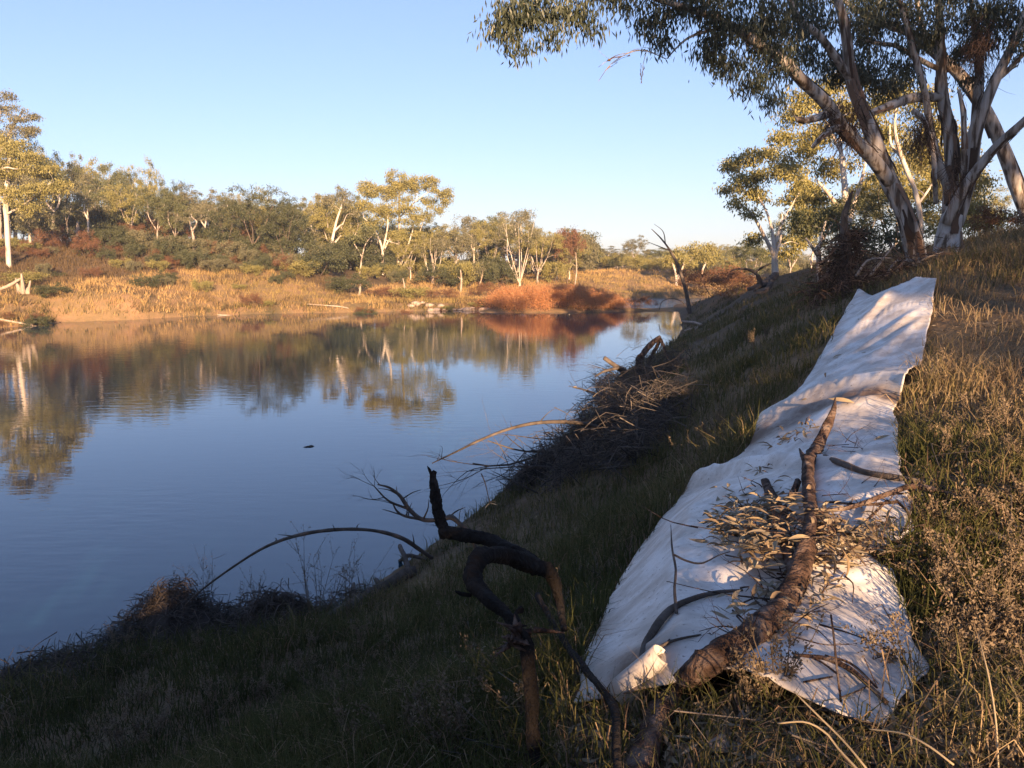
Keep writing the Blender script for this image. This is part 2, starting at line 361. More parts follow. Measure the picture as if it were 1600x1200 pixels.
mb = MB(); g_ = [(9.2,77.4),(16.4,77.6),(40,92),(40,112),(9,100)]; mb.add([(x,y,.004) for x,y in g_], None, [(0,1,2),(0,2,3),(0,3,4)])
m = MAT['water'].copy(); m.name = 'rippled_water'; MAT['rippled_water'] = m
for nd in m.node_tree.nodes:
    if nd.type == 'BUMP': nd.inputs['Strength'].default_value = 1.0; nd.inputs['Distance'].default_value = .12
    if nd.type == 'MAP_RANGE': nd.inputs[3].default_value = 1
tag(mb.build('far_pool', m), kind='structure')

# ------------------------------------------------------------------ trees
def leaves(mb, C, rc, n, ln, wd, rng, droop=.6, flat=.6, tvar=.22):
    """n leaves round each clump centre"""
    C = np.asarray(C, float); k = len(C)
    P = np.repeat(C, n, 0); m = len(P)
    rr = np.repeat(np.broadcast_to(np.asarray(rc, float), (k,)), n)
    g = rng.normal(0, .5, (m,3)); g[:,2] *= flat
    P = P + g*rr[:,None]
    D = rng.normal(0, 1, (m,3)); D[:,2] -= droop*2.2; D /= np.linalg.norm(D, axis=1)[:,None]
    W = np.cross(D, rng.normal(0,1,(m,3))); W /= np.linalg.norm(W, axis=1)[:,None]+1e-9
    l = ln*rng.uniform(.6,1.35,m)[:,None]; w_ = wd*rng.uniform(.7,1.3,m)[:,None]
    V = np.stack([P, P+D*l*.45+W*w_*.5, P+D*l, P+D*l*.45-W*w_*.5], 1).reshape(-1,3)
    t = np.clip(np.repeat(rng.uniform(.3,.7,k), n) + rng.normal(0, tvar, m), 0, 1)
    mb.add(V, np.arange(m*4).reshape(-1,4), a=np.repeat(t, 4))

def grow(tb, stems, clus, rng, twig=.006, k=.011, sides=5, up=.15):
    """join every clump centre to the nearest limb by a curved branch"""
    N = np.vstack([s[0] for s in stems]); RD = np.concatenate([s[1] for s in stems])
    clus = np.asarray(clus, float)
    d0 = np.array([np.min(np.linalg.norm(N-c, axis=1)) for c in clus])
    for c in clus[np.argsort(d0)]:
        dv = c-N; dl = np.linalg.norm(dv, axis=1)
        cost = dl + 1.3*np.maximum(0, -dv[:,2] + .15*dl) + .0*RD
        b = int(np.argmin(cost)); L_ = dl[b]
        if L_ < .05: continue
        a = N[b]; mid = a + (c-a)*.5 + np.array([0,0,up*L_]) + rng.normal(0, .09*L_, 3)
        r0 = min(RD[b]*.7, k*L_+twig*2); nn = 5 if L_ < 1.2 else 8
        P, r = smooth_path([a, mid, c], [r0, r0*.65, twig], nn)
        tube(tb, P, r, sides if r0 > .03 else 4, 0, rng.uniform(.3,.7), cap=False)
        N = np.vstack([N, P[1:]]); RD = np.append(RD, r[1:])

def gum_parts(seed, H, W, forks=3, fork_h=.35, lean=(0,0), trunk_r=None, nclus=60, nleaf=70, leaf=(.24,.085), rc=.52, open_=.5, low=.45, rngv=.12):
    rng = np.random.default_rng(seed); tb, cb = MB(), MB()
    r0 = trunk_r or H*.018
    fz = H*fork_h; f = np.array([lean[0]*fork_h, lean[1]*fork_h, 0])*H + np.array([0,0,fz])
    stems = []
    m = f*.5 + np.append(rng.normal(0, H*.012, 2), 0)
    stems.append(limb(tb, [(0,0,-.3), m*.1, m, f], [r0*1.35, r0*1.1, r0*.92, r0*.8], 12, 8, .05, rng=rng))
    lobes = []
    a0 = rng.uniform(0, 6.28)
    for q in range(forks):
        an = a0 + q*6.283/forks + rng.normal(0,.3); sp = W*.5*rng.uniform(.35,.75); hh = H*rng.uniform(.72,.93)
        e = np.array([math.cos(an)*sp + lean[0]*H, math.sin(an)*sp + lean[1]*H, hh])
        m1 = f + (e-f)*.4 + np.array([math.cos(an)*sp*.12, math.sin(an)*sp*.12, -.02*H]) + rng.normal(0, H*.015, 3)
        m2 = f + (e-f)*.72 + rng.normal(0, H*.02, 3)
        rr = r0*.8/math.sqrt(forks)*1.15
        st = limb(tb, [f - np.array([0,0,r0]), m1, m2, e], [rr*1.15, rr*.8, rr*.5, rr*.2], 14, 6, .04, rng=rng); stems.append(st)
        lobes.append((e, W*.24)); lobes.append((m2 + np.array([math.cos(an)*W*.2, math.sin(an)*W*.2, rng.uniform(-.05,.1)*H]), W*.2))
    for q in range(int(2+open_*6)):
        an = rng.uniform(0,6.28); s_ = W*.5*math.sqrt(rng.uniform(.15,1)); z = H*(low + (1-low)*rng.uniform(0,.92))
        z = min(z, H*(1-.25*(2*s_/W)**2))
        lobes.append((np.array([math.cos(an)*s_+lean[0]*H, math.sin(an)*s_+lean[1]*H, z]), W*rng.uniform(.12,.2)))
    C = []
    for q in range(nclus):
        c, r = lobes[q % len(lobes)]
        v = rng.normal(0,1,3); v /= np.linalg.norm(v); v *= r*rng.uniform(.3,1.05)**.6; v[2] *= .95
        C.append(c+v)
    grow(tb, stems, C, rng, twig=.01, k=.009, sides=4)
    leaves(cb, C, rc*rng.uniform(.7,1.3,len(C)), nleaf, leaf[0], leaf[1], rng, tvar=.2, flat=.85)
    return tb, cb

VAR = {}
def variant(key, bark, leafm, **kw):
    tb, cb = gum_parts(**kw); VAR[key] = (tb.mesh('trunk', MAT[bark]), cb.mesh('crown', MAT[leafm], smooth=False), kw['H'], kw['W'])
variant('g1','white_bark','leaf_gold',seed=11,H=10,W=7.5,forks=3,nclus=95,nleaf=95)
variant('g2','gum_bark','leaf_green',seed=12,H=10,W=7,forks=3,nclus=95,nleaf=90,fork_h=.3)
variant('g3','gum_bark','leaf_grey',seed=13,H=10,W=6,forks=4,nclus=85,nleaf=90,fork_h=.4)
variant('g4','brown_bark','leaf_dark',seed=14,H=9,W=8,forks=4,nclus=85,nleaf=80,fork_h=.22,low=.3)
variant('g5','white_bark','leaf_grey',seed=15,H=11,W=6,forks=2,nclus=50,nleaf=65,fork_h=.45,open_=.8)
variant('g6','gum_bark','leaf_gold',seed=16,H=10,W=8,forks=4,nclus=105,nleaf=90,fork_h=.25,low=.35)
variant('g7','gum_bark','leaf_grey',seed=17,H=12,W=5,forks=2,nclus=45,nleaf=60,fork_h=.5,open_=.7,low=.55)
variant('bush1','brown_bark','leaf_dark',seed=21,H=4,W=5,forks=5,fork_h=.08,nclus=60,nleaf=80,leaf=(.24,.1),rc=.55,low=.15)
variant('bush2','brown_bark','leaf_grey',seed=22,H=4,W=5,forks=5,fork_h=.06,nclus=60,nleaf=80,leaf=(.24,.1),rc=.55,low=.12)
variant('bush3','brown_bark','leaf_gold',seed=23,H=3,W=4,forks=5,fork_h=.05,nclus=50,nleaf=80,leaf=(.2,.08),rc=.5,low=.12)
variant('brown','brown_bark','leaf_brown',seed=24,H=7,W=6,forks=5,fork_h=.15,nclus=80,nleaf=70,leaf=(.24,.1),rc=.6,low=.3)
variant('bush4','brown_bark','leaf_brown',seed=26,H=3,W=4.5,forks=6,fork_h=.05,nclus=60,nleaf=90,leaf=(.16,.06),rc=.5,low=.1)
variant('pale','white_bark','leaf_grey',seed=25,H=10,W=7,forks=6,fork_h=.06,nclus=60,nleaf=55,low=.4,open_=.8)

def place(key, x, y, H, W, rot, name, label, cat, group=None, sink=.1):
    t, c, h0, w0 = VAR[key]
    o = empty(name, (x, y, zat(x, y)-sink), label, cat, group)
    o.scale = (W/w0, W/w0, H/h0); o.rotation_euler = (0,0,rot)
    link(bpy.data.objects.new('trunk', t), o); link(bpy.data.objects.new('crown', c), o)
    return o
def place_px(key, u, d, vtop, wpx, rot, *a, **k):
    x = (u-800)/FPX*d/math.cos(PITCH)*math.cos(PITCH); x = pix(u, 430, d)[0]
    z = zat(x, d); zt = pix(u, vtop, d)[2]
    return place(key, x, d, max(1.5, (zt-z)*1.1), wpx*d/FPX, rot, *a, **k)

rnd = random.Random(5)
# skyline of the wood on the far bank (photo pixels)
SKY_U = [-150,0,60,100,150,200,250,300,330,370,400,440,480,520,560,620,700,740,770,800,850,900,920,960,1000,1040,1080,1120,1160,1200,1300]
SKY_V = [230,225,235,258,265,270,280,296,312,306,310,320,316,308,318,350,352,328,330,345,358,375,388,392,402,400,395,396,392,398,400]
LOOK = {'g1':'golden-leaved white-trunked gum','g2':'mid-green gum with rounded clumps','g3':'grey-green gum with airy clumps','g4':'dark green low-spreading tree','g5':'slim pale-trunked gum with open crown','g6':'broad yellow-green tree','g7':'tall narrow grey gum','pale':'pale many-stemmed tree'}
def where(u):
    return ('on the left hillside', 'wood on the left hillside') if u < 330 else ('in the wood left of the leaning gum', 'wood left of the leaning gum') if u < 560 else ('in the tree line behind the twin gums', 'tree line behind the twin gums') if u < 780 else ('behind the russet thicket', 'tree line behind the russet thicket') if u < 960 else ('in the distant line beyond the far pool', 'distant tree line beyond the far pool')
for row, (dd, spc) in enumerate(((96,36),(108,34),(124,34))):
    u = -170 + row*13
    while u < 1300:
        uu = u + rnd.uniform(-10,10); d = dd + rnd.uniform(-5,6)
        if uu < 480: d -= 7
        if uu > 900: d = d*1.25 + 8 + (uu-900)*.03
        v = np.interp(uu, SKY_U, SKY_V) + rnd.uniform(-5,14) + (2-row)*9
        key = rnd.choice(['g2','g3','g5','g7','g4','g3','g6'] if uu < 470 else ['g1','g2','g3','g6','g7','g5','pale'])
        w_ = where(uu)
        place_px(key, uu, d, v, rnd.uniform(50,76)*(.8 if uu > 900 else 1), rnd.uniform(0,6.28), 'eucalyptus_tree', LOOK[key]+' '+w_[0]+', '+('front row','middle row','back row')[row], 'tree', w_[1])
        u += spc*rnd.uniform(.7,1.2)
for q in range(26):
    uu = 905 + q*13 + rnd.uniform(-6,6); d = rnd.uniform(128,175); key = rnd.choice(['g1','g3','g6','g2'])
    place_px(key, uu, d, np.interp(uu,SKY_U,SKY_V)+rnd.uniform(-10,8), rnd.uniform(40,62), rnd.uniform(0,6.28), 'eucalyptus_tree', LOOK[key]+' in the hazy distance beyond the far pool', 'tree', 'hazy distant trees beyond the far pool')
# understorey on the hillside
for q in range(150):
    uu = rnd.uniform(60,1280); d = rnd.uniform(89,112)
    if uu < 480: d = rnd.uniform(79,100)
    if uu > 900: d = d*1.2+6
    x = pix(uu,430,d)[0]; h = rnd.uniform(1.6,4.2)*(1 if uu < 560 else .75); w_ = where(uu)
    key = rnd.choice(['bush1','bush2','bush1','bush3'] if uu > 480 else ['bush1','bush2','bush1','bush4'])
    if uu < 480 and d < 88: h *= .5
    place(key, x, d, h, h*rnd.uniform(1.0,1.5), rnd.uniform(0,6.28), 'understorey_shrub', {'bush1':'dark green','bush2':'grey-green','bush3':'yellow-green','bush4':'brown'}[key]+' understorey shrub low '+w_[0], 'shrub', 'understorey, '+w_[1])

for q in range(46):
    uu = rnd.uniform(-60,900); d = rnd.uniform(108,124); x = pix(uu,430,d)[0]; w_ = where(uu); key = rnd.choice(['bush1','bush2'])
    place(key, x, d, rnd.uniform(3.5,5.5), rnd.uniform(5,8), rnd.uniform(0,6.28), 'understorey_shrub', {'bush1':'dark green','bush2':'grey-green'}[key]+' tall thicket at the very back '+w_[0], 'shrub', 'back thickets, '+w_[1])

def custom(name, label, stems_px, d, clus_px, bark, leafm, seed, nleaf, leaf, rc, depth=1.0, group=None, twig=.012, k=.009, dz=.62, droop=.6):
    """tree whose limbs follow photo outlines at distance d. stems: [(u,v,dd,r_px)...]; clus: (u,v,dd,radius_px,count)"""
    rng = np.random.default_rng(seed); tb, cb, fb = MB(), MB(), MB(); stems = []; limbs = []
    u0, v0 = stems_px[0][0][:2]; x0 = pix(u0, v0, d)[0]; base = np.array([x0, d, zat(x0, d)])
    for s in stems_px:
        P = [pix(a, b, d+c) for a, b, c, r in s]; rr = [r*(.68 if d > 60 else .66 if d > 25 else .76)*(d+c)/FPX for a, b, c, r in s]
        if s is stems_px[0]: P[0] = base + np.array([0,0,-.3])
        lb = tb if s is stems_px[0] else MB()
        if lb is not tb: limbs.append(lb)
        stems.append(limb(lb, P, rr, max(8, 4*len(s)), 9, .05, rng=rng))
    C = []
    for (u, v, c, rp, cnt) in clus_px:
        cc = pix(u, v, d+c); r = rp*(d+c)/FPX
        for q in range(cnt):
            g = rng.normal(0,1,3); g /= np.linalg.norm(g); g *= r*rng.uniform(.1,1)**.5; g[2] *= dz; g[1] *= depth
            C.append(cc+g)
    if C:
        grow(fb, stems, C, rng, twig=twig, k=k)
        leaves(cb, C, rc, nleaf, leaf[0], leaf[1], rng, droop=droop)
    o = empty(name, base, label, 'tree', group)
    tr = tb.build('trunk', MAT[bark], o, off=base)
    for lb in limbs: lb.build('limb', MAT[bark], tr, off=base)
    if name == 'river_gum':
        pb = MB()
        for Ps_, rs_ in stems:
            for q in range(max(2, int(len(Ps_)*.35))):
                j = rng.integers(1, max(2,len(Ps_)-4)); k_ = min(len(Ps_)-1, j+int(rng.integers(3,7))); an = rng.uniform(0,6.28)
                seg = Ps_[j:k_+1]; T_ = seg[-1]-seg[0]; T_ /= np.linalg.norm(T_)+1e-9; n1 = np.cross(T_,[.3,.9,.1]); n1 /= np.linalg.norm(n1); n2 = np.cross(T_,n1)
                dr_ = n1*math.cos(an)+n2*math.sin(an); rr_ = rs_[j:k_+1][:,None]; off_ = dr_*(rr_*1.02+np.linspace(.05,0,len(seg))[:,None]*rng.uniform(.2,1.4)); sd_ = np.cross(T_,dr_)
                wd_ = rr_*rng.uniform(.15,.45); a1 = seg+off_-sd_*wd_; a2 = seg+off_+sd_*wd_+rng.normal(0,.012,seg.shape); n_ = len(seg); i2 = np.arange(n_-1)
                pb.add(np.vstack([a1,a2]), np.stack([i2,i2+1,i2+n_+1,i2+n_],-1), a=rng.uniform(0,1))
        pb.build('peeling_bark', MAT['shred_bark'], o, off=base)['kind'] = 'stuff'
    if C:
        cb.build('crown', MAT[leafm], o, smooth=False, off=base); fb.build('fine_branches', MAT[bark], o, off=base)['kind'] = 'stuff'
    return o, stems

# feature trees of the far bank
custom('eucalyptus_tree','tall golden-leaved gum with white trunk at the left edge of the far bank',
  [[(12,392,0,6),(11,350,0,5.2),(10,300,0,4.5),(14,255,0,3),(20,222,0,1.5)],[(10,320,0,3.5),(-15,290,1,3),(-40,255,2,1.5)],[(11,335,0,2.5),(40,318,-1,2),(62,300,-1.5,1.5),(80,285,-2,1)],[(-5,270,-1,2),(10,262,-1.5,2),(22,264,-2,1)]],
  74,[(30,235,0,24,14),(10,260,-1,28,14),(60,255,-1,26,14),(85,290,-1,20,12),(50,300,-1.5,26,14),(-20,250,0,40,18),(15,300,-2,20,8),(-40,290,1,35,14),(75,270,1,22,10),(40,325,-2,16,6),(0,225,1,24,10)],'white_bark','leaf_gold',41,120,(.24,.085),.62)
custom('eucalyptus_tree','tallest grey-green tree rising behind the golden gum at the left edge',
  [[(0,380,0,6),(-2,300,0,5),(-4,220,0,4),(0,170,0,2)],[(-3,240,0,3.5),(20,200,0,2.5),(35,175,1,1.5)],[(-3,240,0,3.5),(-40,190,0,2)]],
  90,[(5,160,0,26,14),(35,180,0,22,12),(20,200,-1,28,14),(-25,170,0,30,14),(45,205,1,14,8),(-10,215,0,30,12)],'gum_bark','leaf_grey',42,110,(.24,.085),.62)
custom('eucalyptus_tree','leaning white gum with bare forked trunk left of the twin gums',
  [[(508,428,0,4.2),(514,398,0,3.8),(520,372,0,3.2),(526,345,0,2.6),(534,322,0,1.8),(538,310,0,1)],[(518,385,0,2.6),(527,375,0,2.2),(533,368,-.5,1.4)],[(522,362,0,2.4),(530,354,0,2),(536,350,-.5,1.3)]],
  93,[(520,312,0,16,8),(545,318,0,16,8),(505,310,0,12,5),(555,335,1,13,6),(535,303,0,14,6)],'white_bark','leaf_grey',43,60,(.24,.085),.55)
custom('eucalyptus_tree','left of the twin white gums, forking trunk under a golden crown',
  [[(599,432,0,4),(598,408,0,3.4),(598,390,0,3)],[(598,392,0,2.6),(592,372,0,2.2),(580,352,0,1.6),(568,340,0,1)],[(598,392,0,2.6),(603,370,-.3,2.2),(606,350,-.5,1.6),(605,320,0,1)],[(598,395,0,2.2),(608,375,.5,1.9),(616,366,.8,1.4)]],
  95,[(580,300,0,20,18),(570,320,0,16,13),(595,330,0,18,15),(585,345,-1,14,6),(605,300,0,18,10),(572,290,0,12,6)],'white_bark','leaf_gold',44,130,(.22,.08),.62)
custom('eucalyptus_tree','right of the twin white gums, three stems and the broadest crown of the far bank',
  [[(621,433,0,5),(622,410,0,3.6),(623,385,0,3.2),(624,350,0,2.6),(624,310,0,2),(626,285,0,1)],[(622,428,0,3),(629,405,-.3,2.6),(637,385,-.5,2),(645,360,0,1.2)],[(623,430,0,2.6),(634,410,.3,2.2),(648,385,.5,1.6),(660,350,.5,1)],[(624,340,0,1.8),(655,310,0,1.3),(680,295,0,.8)],[(623,382,0,1.8),(610,378,-.3,1.5),(600,374,-.3,1)]],
  96,[(625,280,0,22,20),(645,290,0,20,18),(612,295,-1,18,15),(665,285,0,22,18),(690,300,0,15,13),(610,330,-1,18,12),(660,335,1,18,9),(698,318,0,10,5),(680,330,0,14,6),(630,320,-1,22,14),(640,345,-1,18,11),(625,365,-1,16,10),(655,365,0,14,8),(668,312,1,16,7),(675,375,1,14,8),(650,385,1,16,8)],'white_bark','leaf_gold',45,130,(.22,.08),.62)
custom('eucalyptus_tree','reddish slim forked tree between the leaning gum and the twin gums',
  [[(562,440,0,2.6),(564,415,0,2),(566,400,0,1.8),(572,380,0,1),(585,365,0,.6)],[(566,402,0,1.6),(556,385,0,1),(548,372,0,.6)]],
  92,[(560,368,0,14,7),(580,360,0,16,8),(545,375,0,10,4)],'gum_bark','leaf_green',46,60,(.28,.12),.7)
place_px('g4',398,88,306,100,.6,'eucalyptus_tree','broad green tree with splayed stems at the foot of the wood','tree')
place_px('g4',455,90,322,70,2.6,'eucalyptus_tree','rounded green tree just right of the splayed-stem tree','tree')
place_px('pale',812,96,340,72,1.2,'eucalyptus_tree','pale many-stemmed tree behind the russet thicket','tree')
place_px('g5',808,104,322,60,1.9,'eucalyptus_tree','high-topped gum behind the pale many-stemmed tree','tree')
place_px('brown',886,100,366,46,.3,'eucalyptus_tree','small red-brown tree behind the right of the russet thicket','tree')
place_px('g3',990,118,374,38,.3,'eucalyptus_tree','pinkish round-topped tree standing above the distant tree line','tree')
custom('eucalyptus_tree','golden-green gum with forked white trunk beyond the far pool',
  [[(1057,450,0,3),(1056,430,0,2.8),(1052,415,0,2),(1046,402,0,1)],[(1057,440,0,2.2),(1064,425,0,2),(1070,405,0,1.2)],[(1057,432,0,2),(1076,410,1,1.6),(1090,392,1,1)]],
  106,[(1060,400,0,18,10),(1085,390,0,18,10),(1075,408,0,20,10),(1100,400,0,14,8),(1045,405,0,12,6)],'white_bark','leaf_gold',47,85,(.3,.12),.7)
custom('eucalyptus_tree','low golden gum with pale trunk right of the forked white trunk beyond the pool',
  [[(1097,445,0,2.6),(1097,425,0,2.2),(1104,408,0,1.4)]],
  112,[(1095,398,0,16,10),(1115,402,0,16,10),(1105,388,0,12,8)],'white_bark','leaf_gold',48,80,(.3,.12),.7)

for q in range(40):
    uu = rnd.uniform(130,470); d = rnd.uniform(82,91); x = pix(uu,430,d)[0]; h = rnd.uniform(.9,2.2); key = rnd.choice(['bush1','bush2','bush1','bush4']); w_ = where(uu)
    place(key, x, d, h, h*rnd.uniform(1.1,1.6), rnd.uniform(0,6.28), 'understorey_shrub', {'bush1':'dark green','bush2':'grey-green','bush4':'brown'}[key]+' shrub, foot of the trees '+w_[0], 'shrub', 'shrubs at the foot of the trees')
for q in range(46):
    uu = rnd.uniform(-20,470); d = rnd.uniform(70,84); x = pix(uu,430,d)[0]; key = rnd.choice(['bush4','bush2','bush3','bush1']); h = rnd.uniform(.5,1.3)
    place(key, x, d, h, h*rnd.uniform(1.2,2), rnd.uniform(0,6.28), 'scrub_bush', {'bush1':'dark green','bush2':'grey-green','bush3':'yellow-green','bush4':'brown'}[key]+' knee-high scrub bush on the grassy slope below the left wood', 'shrub', 'scrub on the left slope')
for q in range(40):
    uu = rnd.uniform(-20,760); i_ = np.interp(uu,[0,100,200,300,420,560,700,770],[56,58.5,59.5,63,66,69,72.5,75]); d = i_ + rnd.uniform(.3,1.6); x = pix(uu,430,d)[0]; key = rnd.choice(['bush4','bush3','bush4','bush1']); h = rnd.uniform(.4,1.0)
    place(key, x, d, h, h*rnd.uniform(1.2,2), rnd.uniform(0,6.28), 'waterside_bush', {'bush1':'dark green','bush3':'yellow-green','bush4':'rust-brown'}[key]+' low bush right at the far waterline', 'shrub', 'bushes along the far waterline')
# shrubs on the far bank slope
for q,(u,d,h,wd,key,lab) in enumerate(((500,84,3.0,5.2,'bush1','bushy green shrub on the grassy bank below the leaning gum'),(470,82,1.9,3.4,'bush3','yellow-green shrub just left of the bushy green shrub'),
   (545,80,1.9,4,'bush1','low green shrub right of the bushy green shrub by the water'),(40,66,1.2,3,'bush3','small green shrub beside the broken stump on the left bank'),
   (685,90,2.4,4.6,'bush1','dark green shrub behind the dead poles'),(640,79,1.3,3.4,'bush3','squat shrub at the waterline below the twin gums'),(735,93,2.8,5,'bush2','grey shrub left of the russet thicket'),
   (80,63,1.0,2.4,'bush1','small dark shrub near the left water edge'),(762,84,1.6,3.4,'bush4','brown shrub at the left end of the russet thicket'),(330,79,1.3,2.6,'bush2','dry grey shrub on the hillside below the wood'),
   (690,80,1.0,3.2,'bush4','rust-brown waterside shrub below the dead poles'),(600,79.5,1.1,3.0,'bush4','rust-brown waterside shrub below the left twin gum'))):
    place(key, pix(u,430,d)[0], d, h, wd, q*1.3, 'bank_shrub', lab, 'shrub')

# ------------------------------------------------------------------ trees of the near bank, right
custom('eucalyptus_tree','spreading gum with pink-white stems at the end of the near bank',
  [[(1212,432,0,9),(1210,405,0,7),(1209,385,0,5.5)],[(1210,400,0,5),(1192,365,-.5,4),(1175,335,-1,3),(1155,318,-1,1.5)],[(1209,390,0,4.5),(1206,360,0,3.5),(1197,330,0,2.6),(1180,300,0,1.5)],[(1210,392,0,4.5),(1217,360,0,3.5),(1235,325,0,2.5),(1255,290,0,1.2)],[(1212,400,0,3),(1220,370,1,2.6),(1222,335,1,1.5)]],
  46,[(1150,255,0,18,8),(1175,245,0,20,10),(1200,240,0,18,8),(1140,295,0,13,6),(1165,280,0,20,9),(1195,270,0,24,12),(1225,262,0,20,10),(1250,275,1,24,12),(1235,305,1,24,12),(1185,310,1,14,5),(1270,300,2,22,12),(1260,330,2,22,10),(1180,370,1,12,6),(1225,390,2,20,9),(1245,375,2,22,10),(1157,318,-1,12,5),(1178,335,-1,12,4),(1182,300,0,14,6),(1253,288,0,14,6)],'white_bark','leaf_gold',51,85,(.2,.075),.5,twig=.008)
custom('eucalyptus_tree','tall gum with sunlit forked white trunk behind the debris-hung tree',
  [[(1322,425,0,12),(1322,380,0,9),(1320,345,0,8),(1320,300,0,7),(1316,255,0,5.5),(1313,225,0,4),(1312,180,0,2)],[(1320,345,0,6),(1305,318,-.5,5),(1290,298,-.7,4),(1275,280,-1,2)],[(1324,360,0,6),(1332,325,.5,5.5),(1345,285,.5,4),(1352,255,.5,2.5)],[(1314,240,0,3.5),(1290,190,0,2.4),(1260,165,0,1.2)]],
  36,[(1240,180,0,24,10),(1225,215,0,18,8),(1265,150,0,26,12),(1300,160,1,30,14),(1280,215,1,30,14),(1250,240,1,26,12),(1340,180,1,30,14),(1360,230,1,30,14),(1300,260,2,30,14),(1270,310,2,26,12),(1350,300,2,30,14),(1320,130,1,30,12),(1380,160,2,35,14),(1290,345,2,22,8),(1390,270,2,28,12)],'white_bark','leaf_gold',52,95,(.18,.06),.5,twig=.008)
custom('eucalyptus_tree','small multi-stemmed gum with twisted pinkish stems beside the debris mound',
  [[(1280,430,0,8),(1279,405,0,6),(1277,385,0,5)],[(1278,400,0,4),(1268,385,-.5,3.2),(1259,372,-.5,2)],[(1278,395,0,4),(1285,365,0,3.5),(1290,345,0,2)],[(1277,388,0,3.5),(1300,350,.5,2.8),(1310,335,.5,1.5)]],
  34,[(1275,345,1,18,8),(1255,355,1,18,8),(1300,330,1,20,8),(1245,340,1,16,6)],'gum_bark','leaf_green',53,80,(.18,.06),.45,twig=.007)
custom('eucalyptus_tree','pink-stemmed tree seen between the two big foreground gums',
  [[(1436,400,0,7),(1438,350,0,6),(1430,300,0,5.5),(1418,270,0,5),(1405,235,0,4.5),(1398,200,0,3),(1400,160,0,2)],[(1408,245,0,3.5),(1392,225,.5,3),(1390,195,.5,2)],[(1434,320,0,3),(1455,290,.5,2.5),(1480,250,.5,1.2)]],
  30,[(1400,150,0,30,12),(1440,160,1,30,12),(1390,200,1,28,10),(1470,200,1,32,12),(1440,240,2,30,10),(1500,240,2,34,14),(1420,300,2,26,10),(1520,290,2,30,12),(1500,330,2,26,10),(1460,300,2,22,8),(1530,330,1,16,6)],'white_bark','leaf_gold',54,100,(.17,.055),.48,twig=.007)
place('g4', pix(1395,400,33)[0], 33, 3.2, 4.6, 1, 'near_bank_shrub', 'dark shrub behind the leaning gum at the top of the near bank', 'shrub')
place('bush1', pix(1360,400,26)[0], 26, 1.7, 2.6, 2, 'near_bank_shrub', 'dense dark bush right of the debris mound', 'shrub')
place('bush3', pix(1515,400,30)[0], 30, 1.5, 3, 2, 'near_bank_shrub', 'small sunlit bush on the right skyline behind the big gum', 'shrub')
place('bush4', pix(1585,380,21)[0], 21.5, .8, 1.6, 3, 'near_bank_shrub', 'dark weedy bush on the skyline at the right edge', 'shrub')
place('bush4', pix(1112,470,64)[0], 64, 2.3, 5, 0, 'near_bank_shrub', 'shaded brown thicket at the water end of the near bank', 'shrub')
place('bush4', pix(1140,470,58)[0], 58, 1.9, 5, 1, 'near_bank_shrub', 'shaded low thicket just nearer than the brown waterside thicket', 'shrub')
place('bush4', pix(1000,480,75)[0], 75, 1.0, 3.0, 1, 'near_bank_shrub', 'dark low shrub on the narrow spit before the far pool', 'shrub')

